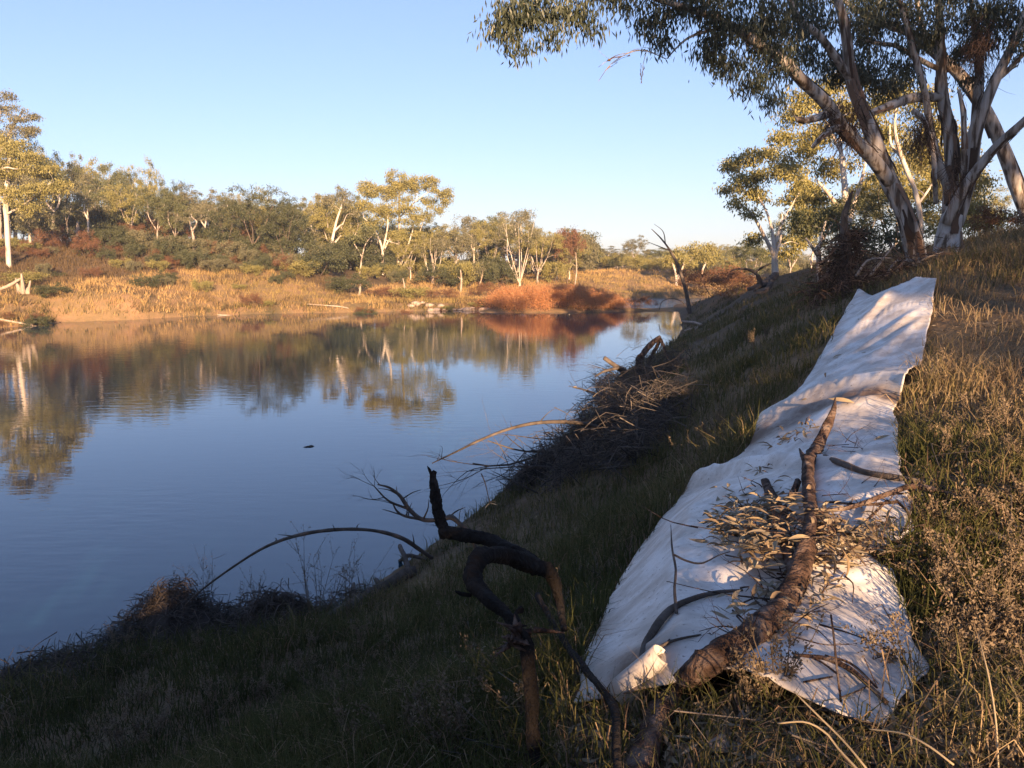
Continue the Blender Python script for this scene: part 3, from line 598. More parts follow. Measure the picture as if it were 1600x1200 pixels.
for q,(key,u,d,vt,wp,l) in enumerate((('g6',1235,70,350,70,'yellow-green tree behind the spreading gum'),('g1',1268,64,330,70,'golden gum behind the twisted-stemmed gum'),('g6',1345,58,300,90,'broad golden tree behind the tall forked gum'),('g1',1395,52,230,110,'golden gum filling the gap left of the pink-stemmed tree'),('g1',1470,56,250,100,'golden gum behind the massive multi-stemmed trunk'),('g6',1525,60,300,70,'yellow-green tree low behind the right skyline'),('g4',1300,50,370,60,'dark low tree behind the debris mound'),('g2',1175,90,385,60,'green tree far behind the exposed roots'),('g4',1425,45,330,70,'dark bushy tree between the two big foreground gums'))):
    place_px(key, u, d, vt, wp, q*1.1, 'eucalyptus_tree', l, 'tree')
DB = 18.5
NL = (.15,.032)
custom('river_gum','leaning double-trunked foreground gum with hanging foliage on the near bank',
  [[(1440,402,0,21),(1414,337,0,18),(1386,276,.1,17),(1364,215,.2,14),(1345,169,.2,12),(1330,126,.2,11),(1324,69,.2,10),(1318,34,.2,9),(1305,-10,.3,8),(1280,-70,.3,5),(1250,-130,.5,2)],
   [(1390,285,0,14),(1364,249,-.2,14),(1338,222,-.4,13),(1315,199,-.6,13),(1295,165,-.8,12),(1253,126,-1.1,12),(1230,100,-1.3,11),(1188,69,-1.6,9),(1138,38,-2,8),(1095,20,-2.3,7),(1030,0,-2.6,5),(950,-25,-3,3.5),(860,-45,-3.3,2)],
   [(1330,126,.2,8),(1284,61,-.2,7),(1253,34,-.4,6),(1238,8,-.5,5),(1215,-50,-.8,3)],
   [(1186,68,-1.6,5),(1140,45,-1.9,3.5),(1085,55,-2.2,2.5),(1060,72,-2.3,1.8),(1042,92,-2.4,1)],
   [(1290,180,-.8,9),(1262,188,-1,6),(1245,186,-1.1,5)],[(1318,200,-.6,9),(1300,203,-.9,6),(1280,218,-1.1,5.5),(1270,230,-1.2,4)],
   [(1040,92,-2.4,1),(1010,80,-2.5,.9),(985,82,-2.6,.8),(955,100,-2.7,.6),(935,127,-2.8,.4)],[(1010,80,-2.5,.7),(1004,105,-2.5,.5),(1002,130,-2.5,.3)],[(985,82,-2.6,.6),(960,88,-2.6,.5),(935,105,-2.6,.3)]],
  DB,[(1130,60,-2,26,9),(1110,90,-2,18,5),(1150,100,-2,20,6),(1175,130,-1.6,20,7),(1200,60,-1.5,34,12),(1230,40,-1,34,12),(1190,20,-1.5,40,14),(1140,15,-2,40,13),(1090,10,-2.4,34,9),(1050,15,-2.4,24,6),(1020,30,-2.4,20,6),(1035,55,-2.4,16,4),
      (980,0,-2.7,26,6),(910,15,-3,20,6),(920,40,-3,12,3),(860,20,-3.2,16,5),(860,55,-3.2,10,3),(800,15,-3.4,20,8),(785,45,-3.4,14,5),(805,75,-3.4,10,3),(820,30,-3.3,18,5),
      (1250,80,0,30,10),(1280,30,0,36,12),(1300,100,1,30,10),(1215,100,-1,26,8),(1210,150,-1.2,14,4),(1260,-30,0,60,14),(1180,-40,-1.5,60,14),(1090,-40,-2.4,50,10),(1000,-45,-2.8,50,8),(900,-40,-3,50,8),(830,-20,-3.3,30,6),(1300,-80,0,60,12)],
  'gum_bark','leaf_near',61,74,NL,.34,depth=1.0,twig=.005,k=.007,dz=.8,droop=1.3)
custom('river_gum','massive multi-stemmed foreground gum with pale flaking trunk right of the leaning gum',
  [[(1480,396,.3,28),(1482,365,.3,24),(1488,335,.3,20)],
   [(1478,350,.2,13),(1503,299,0,10),(1526,265,-.2,9.5),(1560,226,-.5,9),(1605,185,-.9,8),(1660,130,-1.3,6),(1700,40,-1.6,3)],
   [(1490,350,.4,18),(1503,310,.4,16),(1516,268,.4,14),(1522,215,.3,13),(1537,169,.2,11),(1556,123,.1,10),(1579,77,0,9),(1602,23,-.1,8),(1620,-50,-.3,5)],
   [(1484,345,.5,16),(1485,300,.7,14),(1487,249,.8,13),(1483,199,.9,12),(1472,153,1,11),(1470,107,1.1,10),(1468,38,1.2,8),(1464,-30,1.4,5)],
   [(1482,300,.6,9),(1465,250,.5,7.5),(1455,210,.4,7),(1445,146,.3,6.5),(1430,92,.2,6),(1414,31,.1,5),(1395,-30,0,3)],
   [(1503,300,.3,6),(1506,253,.1,5.5),(1506,200,0,5),(1504,172,0,4.5),(1498,140,0,3)],
   [(1470,152,1,9),(1440,152,.6,10),(1420,154,.3,9.5),(1391,165,0,9),(1361,177,-.3,7)],
   [(1462,318,.2,4.5),(1460,280,0,5),(1458,245,0,5),(1445,192,0,5),(1426,172,.2,5)],
   [(1556,125,.1,6),(1575,110,0,5),(1600,84,-.3,4),(1640,50,-.6,2.5)],
   [(1470,110,1.1,5),(1440,95,1,5),(1400,72,.8,4.5),(1370,68,.6,3.5),(1340,60,.5,2)],[(1522,215,.3,9),(1527,150,.6,9),(1530,90,.8,8),(1520,30,1,5),(1515,-30,1.2,3)]],
  DB+.6,[(1350,120,.5,34,12),(1390,130,.5,28,10),(1320,110,.5,24,8),(1410,90,.5,30,10),(1370,60,.5,36,12),(1340,30,.5,40,12),(1420,30,.5,40,12),(1470,60,1,34,10),(1490,20,1,40,12),(1530,60,.8,24,12),(1530,30,.8,34,12),(1570,20,.5,36,10),(1590,50,0,24,6),
      (1500,80,1,20,6),(1400,10,.5,50,14),(1480,-30,1,60,14),(1380,-50,.5,60,14),(1580,-40,.3,60,14),(1650,20,-.8,50,10),(1650,-60,-.8,70,12),(1515,125,.8,10,3),(1600,75,-.3,12,3)],
  'gum_bark','leaf_near',62,78,NL,.36,depth=1.3,twig=.005,k=.007,dz=.75,droop=1.1)
custom('river_gum','smooth gum trunk leaning in from the right edge behind the multi-stemmed gum',
  [[(1640,400,0,16),(1622,365,0,15),(1600,322,0,14),(1571,245,0,13),(1545,184,0,12.5),(1514,134,0,12),(1483,100,0,10.5),(1430,57,0,8.5),(1390,40,0,7),(1345,19,0,5),(1290,-20,0,3)],[(1460,82,0,6),(1440,40,.5,5),(1430,-20,1,3)]],
  22.5,[(1340,0,0,40,8),(1300,-30,0,50,10),(1430,-20,1,50,10),(1390,10,1,30,6)],'gum_bark','leaf_near',63,70,NL,.40,twig=.005,k=.007,droop=1.1)
print('trees done', len(bpy.data.objects))

SHADE = [(-13,-16,10,8,'g4'),(-8,-15,10,8,'g4'),(-4,-13.5,10,7,'g4'),(0,-13,10,6,'g4'),(2.0,-13.5,9,5,'g4'),(-6,-10,4,6,'bush1'),(-2.5,-9.5,5.6,5,'bush1'),(.4,-9.5,6.3,5,'bush1'),(2.0,-10,6.6,4.2,'bush1'),(1,-12,7.6,6,'bush2'),(-.8,-8,4.6,4,'bush2'),
  (8.3,-48,14,7,'g1'),(22.5,-47,15,7,'g1'),(30,-55,16,9,'g2'),(18.5,-50,13,7,'g5'),(14,-24,18,7,'g7'),(18,-26,18,7,'g7'),(19,-22,14,5,'g3'),(16,-29,19,7,'g7'),(14.5,-4,11,7,'g4'),(17.5,-2,9.5,6,'g6'),(21,-9,9.5,8,'g6'),(26,-3,10,8,'g4'),(21,11,5.5,7,'g4'),(24,6,6,7,'g4'),(26,15,6,7,'g4'),(19,15,3,4,'bush1'),(30,10,8,8,'g4'),(-20,-20,11,9,'g4')]
for q,(x,y,h,wd,key) in enumerate(SHADE):  # unseen trees and bushes, positioned to block sun from the near bank
    place(key, x, y, h, wd, q*1.7, 'eucalyptus_tree', 'unseen greenery off frame, placed to shade the near bank', 'tree', 'unseen shade greenery off frame')

# ------------------------------------------------------------------ russet thicket on the sandbar
rng = np.random.default_rng(71); tb, cb = MB(), MB(); C = []; stems = []
for q in range(60):
    x = rng.uniform(-1.8, 9.6); y = 73.4 + .11*x + rng.normal(0, .9)
    f = 1-((x-3.6)/6.4)**2; h = max(.45, 1.95*max(f,0)**.5*rng.uniform(.9,1.02))
    b = np.array([x, y, max(zat(x,y), 0)-.1]); t = b + np.array([rng.normal(0,.5), rng.normal(0,.4)-.1, h])
    stems.append(limb(tb, [b, b+(t-b)*.5+rng.normal(0,.1,3), t], [.035,.02,.008], 7, 4, 0, rng=rng))
    for k in range(12):
        g = rng.uniform(.05,1)**.7; C.append(b + np.array([rng.normal(0,.6), rng.normal(0,.6), (h+.1)*g]))
        xx = C[-1][0]; C[-1][2] = min(C[-1][2], .25+1.95*max(0.02,1-((xx-3.6)/6.6)**2)**.5)
grow(tb, stems, C, rng, twig=.006, k=.006, sides=3)
leaves(cb, C, .6, 150, .13, .035, rng, droop=-.5, flat=.85, tvar=.28)
b = np.array([3.6, 73.5, .1])
o = empty('russet_thicket', b, 'rounded russet-orange shrub thicket on the sandbar in mid river', 'shrub')
tb.build('stems', MAT['brown_bark'], o, off=b); cb.build('foliage', MAT['leaf_russet'], o, smooth=False, off=b)

# ------------------------------------------------------------------ far bank details
def stick(name, label, cat, paths, m, seed=0, sides=8, rough=.12, n=5, twigs=0, twl=.25, group=None, rs_=.72):
    """a branch: paths of (u,v,d,r_px[,lift]); d None = lies on whatever surface that pixel shows"""
    rng = np.random.default_rng(seed); mbs = []; base = None
    for path in paths:
        P, rr = [], []
        for pt in path:
            u, v, d, r = pt[:4]; lift = pt[4] if len(pt) > 4 else .5
            p_ = hit(u, v) if d is None else pix(u, v, d) if d > 0 else pix(u, v, hit(u, v)[1]+d)
            ra = r*rs_*p_[1]/FPX
            if d is None: p_ = p_ + np.array([0,0,ra*lift])
            P.append(p_); rr.append(ra)
        if base is None: base = np.array(P[0])
        mb = MB(); Ps, rs = smooth_path(P, rr, max(6, n*len(path)))
        tube(mb, Ps, rs, sides, rough, .5, rng)
        for k in range(twigs):
            j = rng.integers(len(Ps)//3, len(Ps)); dr_ = rng.normal(0,1,3); dr_[2] = abs(dr_[2])*.6; dr_ /= np.linalg.norm(dr_)
            l = twl*rng.uniform(.4,1.2); e = Ps[j]+dr_*l
            tube(mb, smooth_path([Ps[j], Ps[j]+dr_*l*.5+rng.normal(0,.08*l,3), e], [rs[j]*.5,rs[j]*.35,rs[j]*.12], 6)[0], np.linspace(min(rs[j]*.5,.012),.002,6), 4, 0, .5)
        mbs.append(mb)
    if len(mbs) == 1:
        o = mbs[0].build(name, MAT[m], off=base, loc=base); return tag(o, label, cat, group)
    o = empty(name, base, label, cat, group)
    for i_, mb in enumerate(mbs): mb.build('trunk' if i_ == 0 else 'branch', MAT[m], o, off=base)
    return o

def far_post(u, d, h, r, tilt, label, m='driftwood'):
    x = pix(u,430,d)[0]; b = np.array([x, d, zat(x,d)-.2]); rng = np.random.default_rng(int(u))
    mb = MB(); t = b + np.array([tilt*h, 0, h]); limb(mb, [b, b+(t-b)*.5+np.array([.04*h,0,0]), t], [r*1.3, r, r*.5], 9, 6, .15, rng=rng)
    e = b+(t-b)*.62; limb(mb, [e, e+np.array([.12*h*(1 if tilt<=0 else -1),.02,.1*h])], [r*.5,r*.2], 4, 5, 0, rng=rng)
    tag(mb.build('dead_tree', MAT[m], off=b, loc=b), label, 'dead tree')
far_post(675,92,3.6,.13,0.0,'tall dead pole standing right of the twin white gums')
far_post(719,88,2.6,.11,0.02,'bare dead pole between the dark shrub and the russet thicket')
far_post(560,80,1.3,.12,.12,'short leaning pale stump by the water below the leaning gum')
far_post(632,84,1.7,.1,-.1,'broken dead stem above the bank below the twin gums')
far_post(748,94,2.4,.08,.22,'thin tilted dead stem left of the russet thicket')
far_post(123,84,3.0,.24,.12,'thick broken sunlit trunk on the left hillside')
far_post(590,97,2.0,.1,-.35,'pale snapped stem leaning beside the left twin gum','white_bark')
far_post(898,99,4.4,.09,.02,'thin dead stem behind the right end of the russet thicket')
def far_log(pts, label, m='driftwood', seed=1):
    rng = np.random.default_rng(seed); mb = MB()
    P = [np.array([pix(u,v,d)[0], d, zat(pix(u,v,d)[0], d)+h]) for u,v,d,h,r in pts]; r = [q[4] for q in pts]
    limb(mb, P, r, 12, 6, .15, rng=rng); b = P[0]; tag(mb.build('fallen_log', MAT[m], off=b, loc=b), label, 'log')
far_log([(-25,470,62,.1,.14),(10,460,62.5,.6,.12),(34,445,63,1.2,.09)],'fallen sunlit branch propped against the stump at the left edge')
far_log([(0,512,57,.15,.09),(40,508,57.5,.2,.07),(60,505,57.5,.25,.03)],'driftwood log at the waterline at the left edge')
far_log([(152,500,60,.3,.08),(170,499,60,.15,.12),(205,498,60.5,.12,.05)],'driftwood log along the water under the eroded notch')
far_log([(285,490,66,.1,.07),(310,488,66,.3,.09),(325,487,66.5,.15,.05)],'short driftwood log at the water edge below the dry grass')
far_log([(340,492,68,.1,.05),(380,490,68.5,.1,.07),(430,489,69,.12,.04)],'long thin driftwood pole along the far waterline')
far_log([(480,490,72,.1,.05),(530,488,72,.18,.07),(545,487,72,.1,.04)],'driftwood pole at the water below the bushy green shrub')
o = empty('broken_stump', pix(35,440,63), 'splintered sunlit stump on the left bank', 'stump')
x = pix(35,440,63)[0]; zz = zat(x,63); o.location = (x,63,zz)
for q,(dx,h,r,tl) in enumerate(((0,1.55,.17,.0),(-.3,1.2,.12,-.15),(.35,1.0,.12,.3),(-.15,.7,.16,-.3),(.25,.55,.15,.5))):
    mb = MB(); rng = np.random.default_rng(q); limb(mb, [(dx,0,-.2),(dx+tl*h*.5,0,h*.5),(dx+tl*h,0,h)], [r*1.3,r,r*.45], 8, 6, .2, rng=rng); mb.build('stem' if q else 'trunk', MAT['driftwood'], o)
rk = np.random.default_rng(9)
def rock(name, P, r, label, group, m='rock', flat=.55):
    mb = MB(); th = np.linspace(0,math.pi,6)[:,None]; ph = np.arange(8)[None,:]/8*2*math.pi
    rr = r*(1+rk.uniform(-.22,.22,(6,8)))
    V = np.stack([rr*np.sin(th)*np.cos(ph), rr*np.sin(th)*np.sin(ph)*rk.uniform(.6,1), rr*np.cos(th)*flat+0*ph],-1)
    V[0] = V[0].mean(0); V[-1] = V[-1].mean(0); V = V.reshape(-1,3); i_ = np.arange(5)[:,None]*8; j = np.arange(8)[None,:]; j2 = (j+1)%8
    mb.add(V, np.stack([i_+j,i_+8+j,i_+8+j2,i_+j2],-1).reshape(-1,4)); tag(mb.build(name, MAT[m], loc=P, smooth=True), label, 'rock', group)
for q in range(18):
    u = 640+q*7+rk.uniform(-3,3); d = 73.6+rk.uniform(0,1.2)+.004*(u-640); x = pix(u,480,d)[0]
    rock('rock', (x,d,max(.05,zat(x,d))), rk.uniform(.18,.5), 'pale rock at the far waterline left of the russet thicket', 'rocks at the far waterline')

# ------------------------------------------------------------------ grass
def blades(mb, P, L_, w_, rng, lean=.5, bend=.5, tint=None, two=True, dirs=None):
    m = len(P); az = rng.uniform(0,6.283,m) if dirs is None else dirs
    ln = np.abs(rng.normal(lean, .3, m)); H = np.stack([np.cos(az),np.sin(az),0*az],-1)
    up = np.array([0,0,1.0]); D0 = up*np.cos(ln*.5)[:,None]+H*np.sin(ln*.5)[:,None]
    l2 = ln+bend*rng.uniform(.3,1.3,m); D1 = up*np.cos(l2)[:,None]+H*np.sin(l2)[:,None]
    wa = rng.uniform(0,6.283,m); W = np.stack([np.cos(wa),np.sin(wa),0*wa],-1)*np.reshape(w_,(-1,1))*.5
    L_ = np.reshape(L_,(-1,1)); M_ = P+D0*L_*.55; T = M_+D1*L_*.5
    t = np.clip(rng.normal(.45,.2,m) if tint is None else tint, 0, 1)
    if two:
        V = np.stack([P-W,P+W,M_+W*.8,M_-W*.8,T],1).reshape(-1,3); b = np.arange(m)[:,None]*5
        mb.add(V, b+np.array([0,1,2,3]), b+np.array([3,2,4]), np.repeat(t,5))
    else:
        V = np.stack([P-W,P+W,T],1).reshape(-1,3); mb.add(V, None, np.arange(m*3).reshape(-1,3), np.repeat(t,3))

# far bank
rng = np.random.default_rng(81)
def far_tufts(nt_, nb, u0, u1, d0, d1, cond, Lr, wr, mname, name, label, sm, two=False):
    u = rng.uniform(u0,u1,nt_); d = rng.uniform(d0,d1,nt_); X = (u-800)/FPX*d; Y = d
    df, hf = sdist(FAR, X, Y); k = (hf > 0) & cond(X,Y,df); X, Y = X[k], Y[k]
    pt = np.clip(.45+.4*fbm(X*.13,Y*.13,4,3),0,1)
    X = np.repeat(X,nb)+rng.normal(0,.18,len(X)*nb); Y = np.repeat(Y,nb)+rng.normal(0,.18,len(Y)*nb)
    Z = zfun(X,Y)-.04; m_ = len(X); mb = MB()
    blades(mb, np.stack([X,Y,Z],-1), rng.uniform(*Lr,m_), rng.uniform(*wr,m_), rng, .45, .4, np.repeat(pt,nb)+rng.normal(0,.13,m_), two)
    tag(mb.build(name, MAT[mname], smooth=False), label, 'grass', kind='stuff')
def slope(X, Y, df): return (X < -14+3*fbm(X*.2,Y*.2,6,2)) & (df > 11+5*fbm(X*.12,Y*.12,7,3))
far_tufts(24000, 7, -120, 1250, 52, 122, lambda X,Y,df: ~slope(X,Y,df), (.2,.6), (.03,.07), 'grass_gold', 'dry_grass', 'sunlit straw-coloured grass covering the low shelf of the far bank', True)
far_tufts(7000, 7, -120, 900, 52, 84, lambda X,Y,df: (df < 10) & (fbm(X*.5,Y*.5,28,3) > .05), (.25,.75), (.03,.07), 'grass_brown', 'tussock_grass', 'scattered darker tussocks on the low shelf of the far bank', True)
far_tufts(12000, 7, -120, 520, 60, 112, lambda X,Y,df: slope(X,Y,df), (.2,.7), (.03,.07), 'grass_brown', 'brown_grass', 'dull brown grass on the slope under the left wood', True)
far_tufts(9000, 7, -120, 1250, 52, 100, lambda X,Y,df: df < .5+1.6*(fbm(X*.4,Y*.4,18,2)>-.1), (.3,.85), (.03,.06), 'grass_green', 'waterside_sedge', 'dark sedge fringe along the far waterline', True)
# near bank
SH_L = [(888,1090),(905,1055),(940,975),(968,925),(1000,868),(1030,825),(1070,775),(1120,740),(1165,715),(1190,675),(1225,635),(1265,590),(1295,540),(1318,495),(1338,467)]
SH_R = [(1335,1112),(1432,1048),(1415,985),(1398,920),(1345,885),(1428,848),(1420,800),(1405,740),(1400,690),(1398,645),(1418,622),(1430,585),(1447,530),(1455,490),(1459,456)]
LW = np.array([hit(*q) for q in SH_L]); RW = np.array([hit(*q) for q in SH_R])
MW = (LW+RW)/2; poly = np.vstack([(MW+(LW-MW)*.98)[:,:2], (MW+(RW-MW)*.98)[::-1,:2]]); poly[0,1] -= .12; poly[-1,1] -= .12
def inpoly(X, Y, A):
    r = np.zeros(X.shape, bool)
    for p_, q_ in zip(A, np.roll(A,-1,0)):
        c = (p_[1] > Y) != (q_[1] > Y); r ^= c & (X < (q_[0]-p_[0])*(Y-p_[1])/(q_[1]-p_[1]+1e-12)+p_[0])
    return r
def near_tufts(nt_, nb, d0, d1, mname, name, label, Lf, wf, weight, lean=.5, bend=.7, spread=.09, tmean=.45, tfun=None):
    u = rng.uniform(-350,2000,nt_); d = np.exp(rng.uniform(math.log(d0),math.log(d1),nt_)); X = (u-800)/FPX*d; Y = d
    dn, hn = sdist(NEAR,X,Y); k = (hn < 0)&(dn > .15)&~inpoly(X,Y,poly); k &= rng.uniform(0,1,nt_) < weight(X,Y,u)
    X, Y = X[k], Y[k]; pt = np.clip(tmean+.3*fbm(X*.5,Y*.5,4,3)+(0 if tfun is None else tfun(X,Y)),0,1); hs = np.clip(1+.45*fbm(X*.8,Y*.8,14,3),.4,1.8)
    sp = spread*(1+Y*.05); m_ = len(X)*nb
    X = np.repeat(X,nb)+rng.normal(0,1,m_)*np.repeat(sp,nb); Y2 = np.repeat(Y,nb)+rng.normal(0,1,m_)*np.repeat(sp,nb)
    kk = ~inpoly(X,Y2,poly); X, Y2 = X[kk], Y2[kk]; hs = np.repeat(hs,nb)[kk]; pt = np.repeat(pt,nb)[kk]; m_ = len(X)
    Z = zfun(X,Y2)-.02; mb = MB()
    blades(mb, np.stack([X,Y2,Z],-1), Lf(Y2,m_)*hs, wf(Y2,m_), rng, lean, bend, pt+rng.normal(0,.16,m_))
    tag(mb.build(name, MAT[mname], smooth=False), label, 'grass', kind='stuff'); print(name, m_)
def dryness(X, Y): # the ground right of the sheet is drier
    return np.clip((X-.36*Y-.9)/1.2, 0, 1)
near_tufts(13000, 19, 1.7, 75, 'grass_green', 'green_grass', 'shaded green grass covering the near bank', lambda Y,m_: rng.uniform(.14,.34,m_)*(1+np.minimum(Y,20)*.02), lambda Y,m_: rng.uniform(.0026,.0055,m_)*(1+Y*.16), lambda X,Y,u: (1-.78*dryness(X,Y)*np.clip((15-Y)/6,0,1))*np.where((X > .15)&(Y < 3.4)&(X < 2.6), .22, 1), tmean=.36, tfun=lambda X,Y: .5*dryness(X,Y)+.14*np.clip((Y-6)/8,0,1)-.05*np.clip((-X+.5)/3,0,1))
near_tufts(11000, 9, 1.7, 60, 'grass_dry', 'withered_grass', 'withered straw grass among the green on the near bank', lambda Y,m_: rng.uniform(.12,.42,m_), lambda Y,m_: rng.uniform(.002,.005,m_)*(1+Y*.15), lambda X,Y,u: .30+.70*dryness(X,Y), lean=.9, bend=1.0, spread=.12)

# ------------------------------------------------------------------ the white sheet
ns, ntt = 190, 70
s_ = np.linspace(0, len(LW)-1, ns)
def interp_rows(A): return np.stack([np.interp(s_, np.arange(len(A)), A[:,k]) for k in range(3)],-1)
def smooth_rows(A, k=5):
    B = A.copy()
    for q in range(k): B[1:-1] = .25*B[:-2]+.5*B[1:-1]+.25*B[2:]
    return B
Lr, Rr = smooth_rows(interp_rows(LW), 14), smooth_rows(interp_rows(RW), 4)
t_ = np.linspace(0,1,ntt)[None,:,None]
G = Lr[:,None,:]*(1-t_)+Rr[:,None,:]*t_
tt = np.broadcast_to(t_[...,0],(ns,ntt)); ss = np.broadcast_to(s_[:,None],(ns,ntt))
edge = np.clip(np.minimum(tt,1-tt)*8,0,1)
X, Y = G[...,0].copy(), G[...,1].copy()
X += fbm(ss*1.6, tt*0+3, 61, 3)*.018*np.exp(-tt/.05) - fbm(ss*1.8, tt*0+9, 63, 3)*.022*np.exp(-(1-tt)/.05)
low = np.clip(1-ss/1.2,0,1)
Y += low*(.015*np.sin(tt*9+.5)) + low*.10*np.exp(-((tt-.52)/.16)**2) - .19*np.clip(1-ss/2.2,0,1)
def tent(d, w): return np.maximum(0, 1-np.abs(d)/w)
zg = zfun(X,Y); Zs = smooth_rows(smooth_rows(zg,12).T,8).T + .05 + fbm(X*1.1, Y*.8, 31, 2)*.012
Zs += .16*tent(tt-.30-.02*np.sin(ss*2), .30)*np.clip((7-ss)/2,0,1)*np.clip(ss/.8+.3,0,1)          # spine of the lower panel
Zs += .19*np.maximum(tent(ss-9.35-1.15*(tt-.5), .5)**1.0*(ss < 9.35+1.15*(tt-.5)), tent(ss-9.35-1.15*(tt-.5), 1.3)*(ss >= 9.35+1.15*(tt-.5)))   # overlapping cross fold
Zs += .15*tent(ss-6.7-.9*(tt-.4), .35)*np.clip((.8-tt)*3,0,1)
for q_,(s0,sl_,h_,w_,t0,t1) in enumerate(((9.9,2.6,.045,.30,.0,1),(10.7,2.4,.035,.22,.1,1),(11.3,2.9,.05,.3,.0,.9),(12.1,2.2,.03,.2,.2,1),(12.5,1.6,.04,.25,0,.7),(7.6,1.5,.04,.25,.4,1),(8.2,1.2,.035,.2,.5,1),(5.2,-1.4,.045,.25,.3,1),(5.9,1.1,.04,.22,.45,1),(1.6,1.2,.05,.22,.35,.8),(2.4,.9,.05,.25,.3,.7),(1.0,2.4,.035,.2,.5,1))):
    ph = ss-s0-sl_*tt-.25*fbm(tt*2.2, ss*.4+q_, 70+q_, 2); Zs += 1.35*h_*tent(ph, w_)*np.clip((tt-t0)*6,0,1)*np.clip((t1-tt)*6,0,1)
cre = 1-np.abs(fbm(X*1.7+Y*.5, Y*1.4-X*.4, 91, 2)); Zs += .016*np.clip(cre,0,1)**12 + .008*np.clip(1-np.abs(fbm(X*3.1-Y, Y*2.6+X, 93, 2)),0,1)**12
Zs += np.clip(ss-13.0,0,1)*(.16*tent(tt-.04,.25)+.15*tent(tt-1,.35)-.05*tent(tt-.4,.3))               # raised far corners
Zs += low*.10*tent(tt-.62,.3)
Zs = np.maximum(Zs, smooth_rows(smooth_rows(zg,2).T,2).T + .04)
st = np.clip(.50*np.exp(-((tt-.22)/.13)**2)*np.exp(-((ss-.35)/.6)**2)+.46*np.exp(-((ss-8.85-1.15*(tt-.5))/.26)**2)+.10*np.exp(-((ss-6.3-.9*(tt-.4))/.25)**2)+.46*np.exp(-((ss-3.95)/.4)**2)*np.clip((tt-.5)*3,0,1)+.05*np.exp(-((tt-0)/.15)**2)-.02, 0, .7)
mb = MB(); i_ = np.arange(ns-1)[:,None]*ntt+np.arange(ntt-1)[None,:]
mb.add(np.stack([X,Y,Zs],-1).reshape(-1,3), np.stack([i_,i_+1,i_+ntt+1,i_+ntt],-1).reshape(-1,4), a=st.ravel())
V_ = np.stack([X,Y,Zs],-1).reshape(-1,3); b = V_[ntt//2].copy()
sheet = mb.build('plastic_sheet', MAT['sheet_white'], off=b, loc=b)
tag(sheet, 'long crumpled white plastic sheet lying up the grassy bank', 'sheet')
md = sheet.modifiers.new('thick','SOLIDIFY'); md.thickness = .006; md.offset = 1
SHEET = BVHTree.FromPolygons([tuple(v) for v in V_], np.stack([i_,i_+1,i_+ntt+1,i_+ntt],-1).reshape(-1,4).tolist())
# rolled lip at the lower edge
a_, c_ = hit(988,1098), hit(1050,1035); mb = MB(); th = np.linspace(-.7,3.9,14)
ax = c_-a_; ax /= np.linalg.norm(ax); sd = np.cross(ax,[0,0,1]); sd /= np.linalg.norm(sd); upv = np.cross(sd,ax)
rows = np.array([[a_+(c_-a_)*f+ (sd*math.cos(t)+upv*math.sin(t))*.07*(1-.35*f)+upv*.05 for t in th] for f in np.linspace(0,1,6)])
i_ = np.arange(5)[:,None]*14+np.arange(13)[None,:]; mb.add(rows.reshape(-1,3)-b, np.stack([i_,i_+1,i_+15,i_+14],-1).reshape(-1,4), a=.08)
ro = mb.build('rolled_edge', MAT['sheet_white'], sheet)
md = ro.modifiers.new('thick','SOLIDIFY'); md.thickness = .005

# ------------------------------------------------------------------ dead wood
stick('fallen_branch','thick reddish dead branch lying up the white sheet with a pointed tip','branch',
 [[(995,1225,-.06,46),(1025,1130,-.07,44),(1060,1075,-.08,42),(1110,1033,-.09,40),(1180,988,-.10,38),(1222,945,-.11,34),(1248,890,-.12,30),(1260,845,-.12,25)],
  [(1259,855,-.12,22),(1266,815,-.15,18),(1263,765,-.20,17),(1261,718,-.28,17)],
  [(1261,728,-.27,17),(1276,700,-.35,17),(1293,665,-.5,14),(1302,640,-.62,8),(1305,622,-.7,2)],
  [(1262,726,-.27,9),(1254,712,-.3,7),(1249,701,-.32,2)],
  [(1245,900,-.12,24),(1228,845,-.1,21),(1215,800,-.1,18),(1203,770,-.12,14),(1196,752,-.14,11)],
  [(1220,808,-.1,15),(1235,780,-.14,12),(1247,752,-.18,9)]],'red_wood',1,14,.13,12,rs_=.56)
stick('dead_branch','forked dead branch with upright twig on the lower left of the white sheet','branch',
 [[(1000,1065,None,8),(1004,1030,None,9),(1012,1005,None,9,1),(1045,965,None,8.5,2),(1080,945,None,7,2),(1120,932,None,5,2),(1160,925,None,2.5,2)],
  [(1057,957,-.06,4.4),(1054,920,-.25,3.4),(1056,890,-.45,2.8),(1050,855,-.65,2.2),(1048,820,-.8,.9)],
  [(1052,866,-.7,2.6),(1072,876,-.5,2.4),(1096,880,-.4,2.2),(1122,868,-.3,1.6),(1140,862,-.2,1)],
  [(1010,1028,None,4,2),(1045,1010,None,3.5,3),(1085,998,None,2.6,3),(1110,993,None,1.6,3)],[(1040,1012,None,2.5,3),(1046,1002,None,1.5,4)]],'dead_wood',2,7,.1,6)
stick('dead_stick','dark crooked stick leaning across the lower left corner of the sheet','stick',
 [[(840,930,4.3,9),(872,985,3.9,10),(905,1035,3.3,10),(935,1070,3.0,10),(958,1108,2.75,12),(963,1150,2.55,12),(965,1230,2.3,13)]],'snag_wood',3,8,.2,9,rs_=.6)
stick('dead_stick','dark stick crossing the sheet to the right from the branch tip','stick',
 [[(1264,706,-.25,7),(1310,728,None,7,1.2),(1350,742,None,7,1),(1400,752,None,8,1),(1440,760,None,8,1),(1490,772,None,7,1)]],'dead_wood',4,7,.1,6)
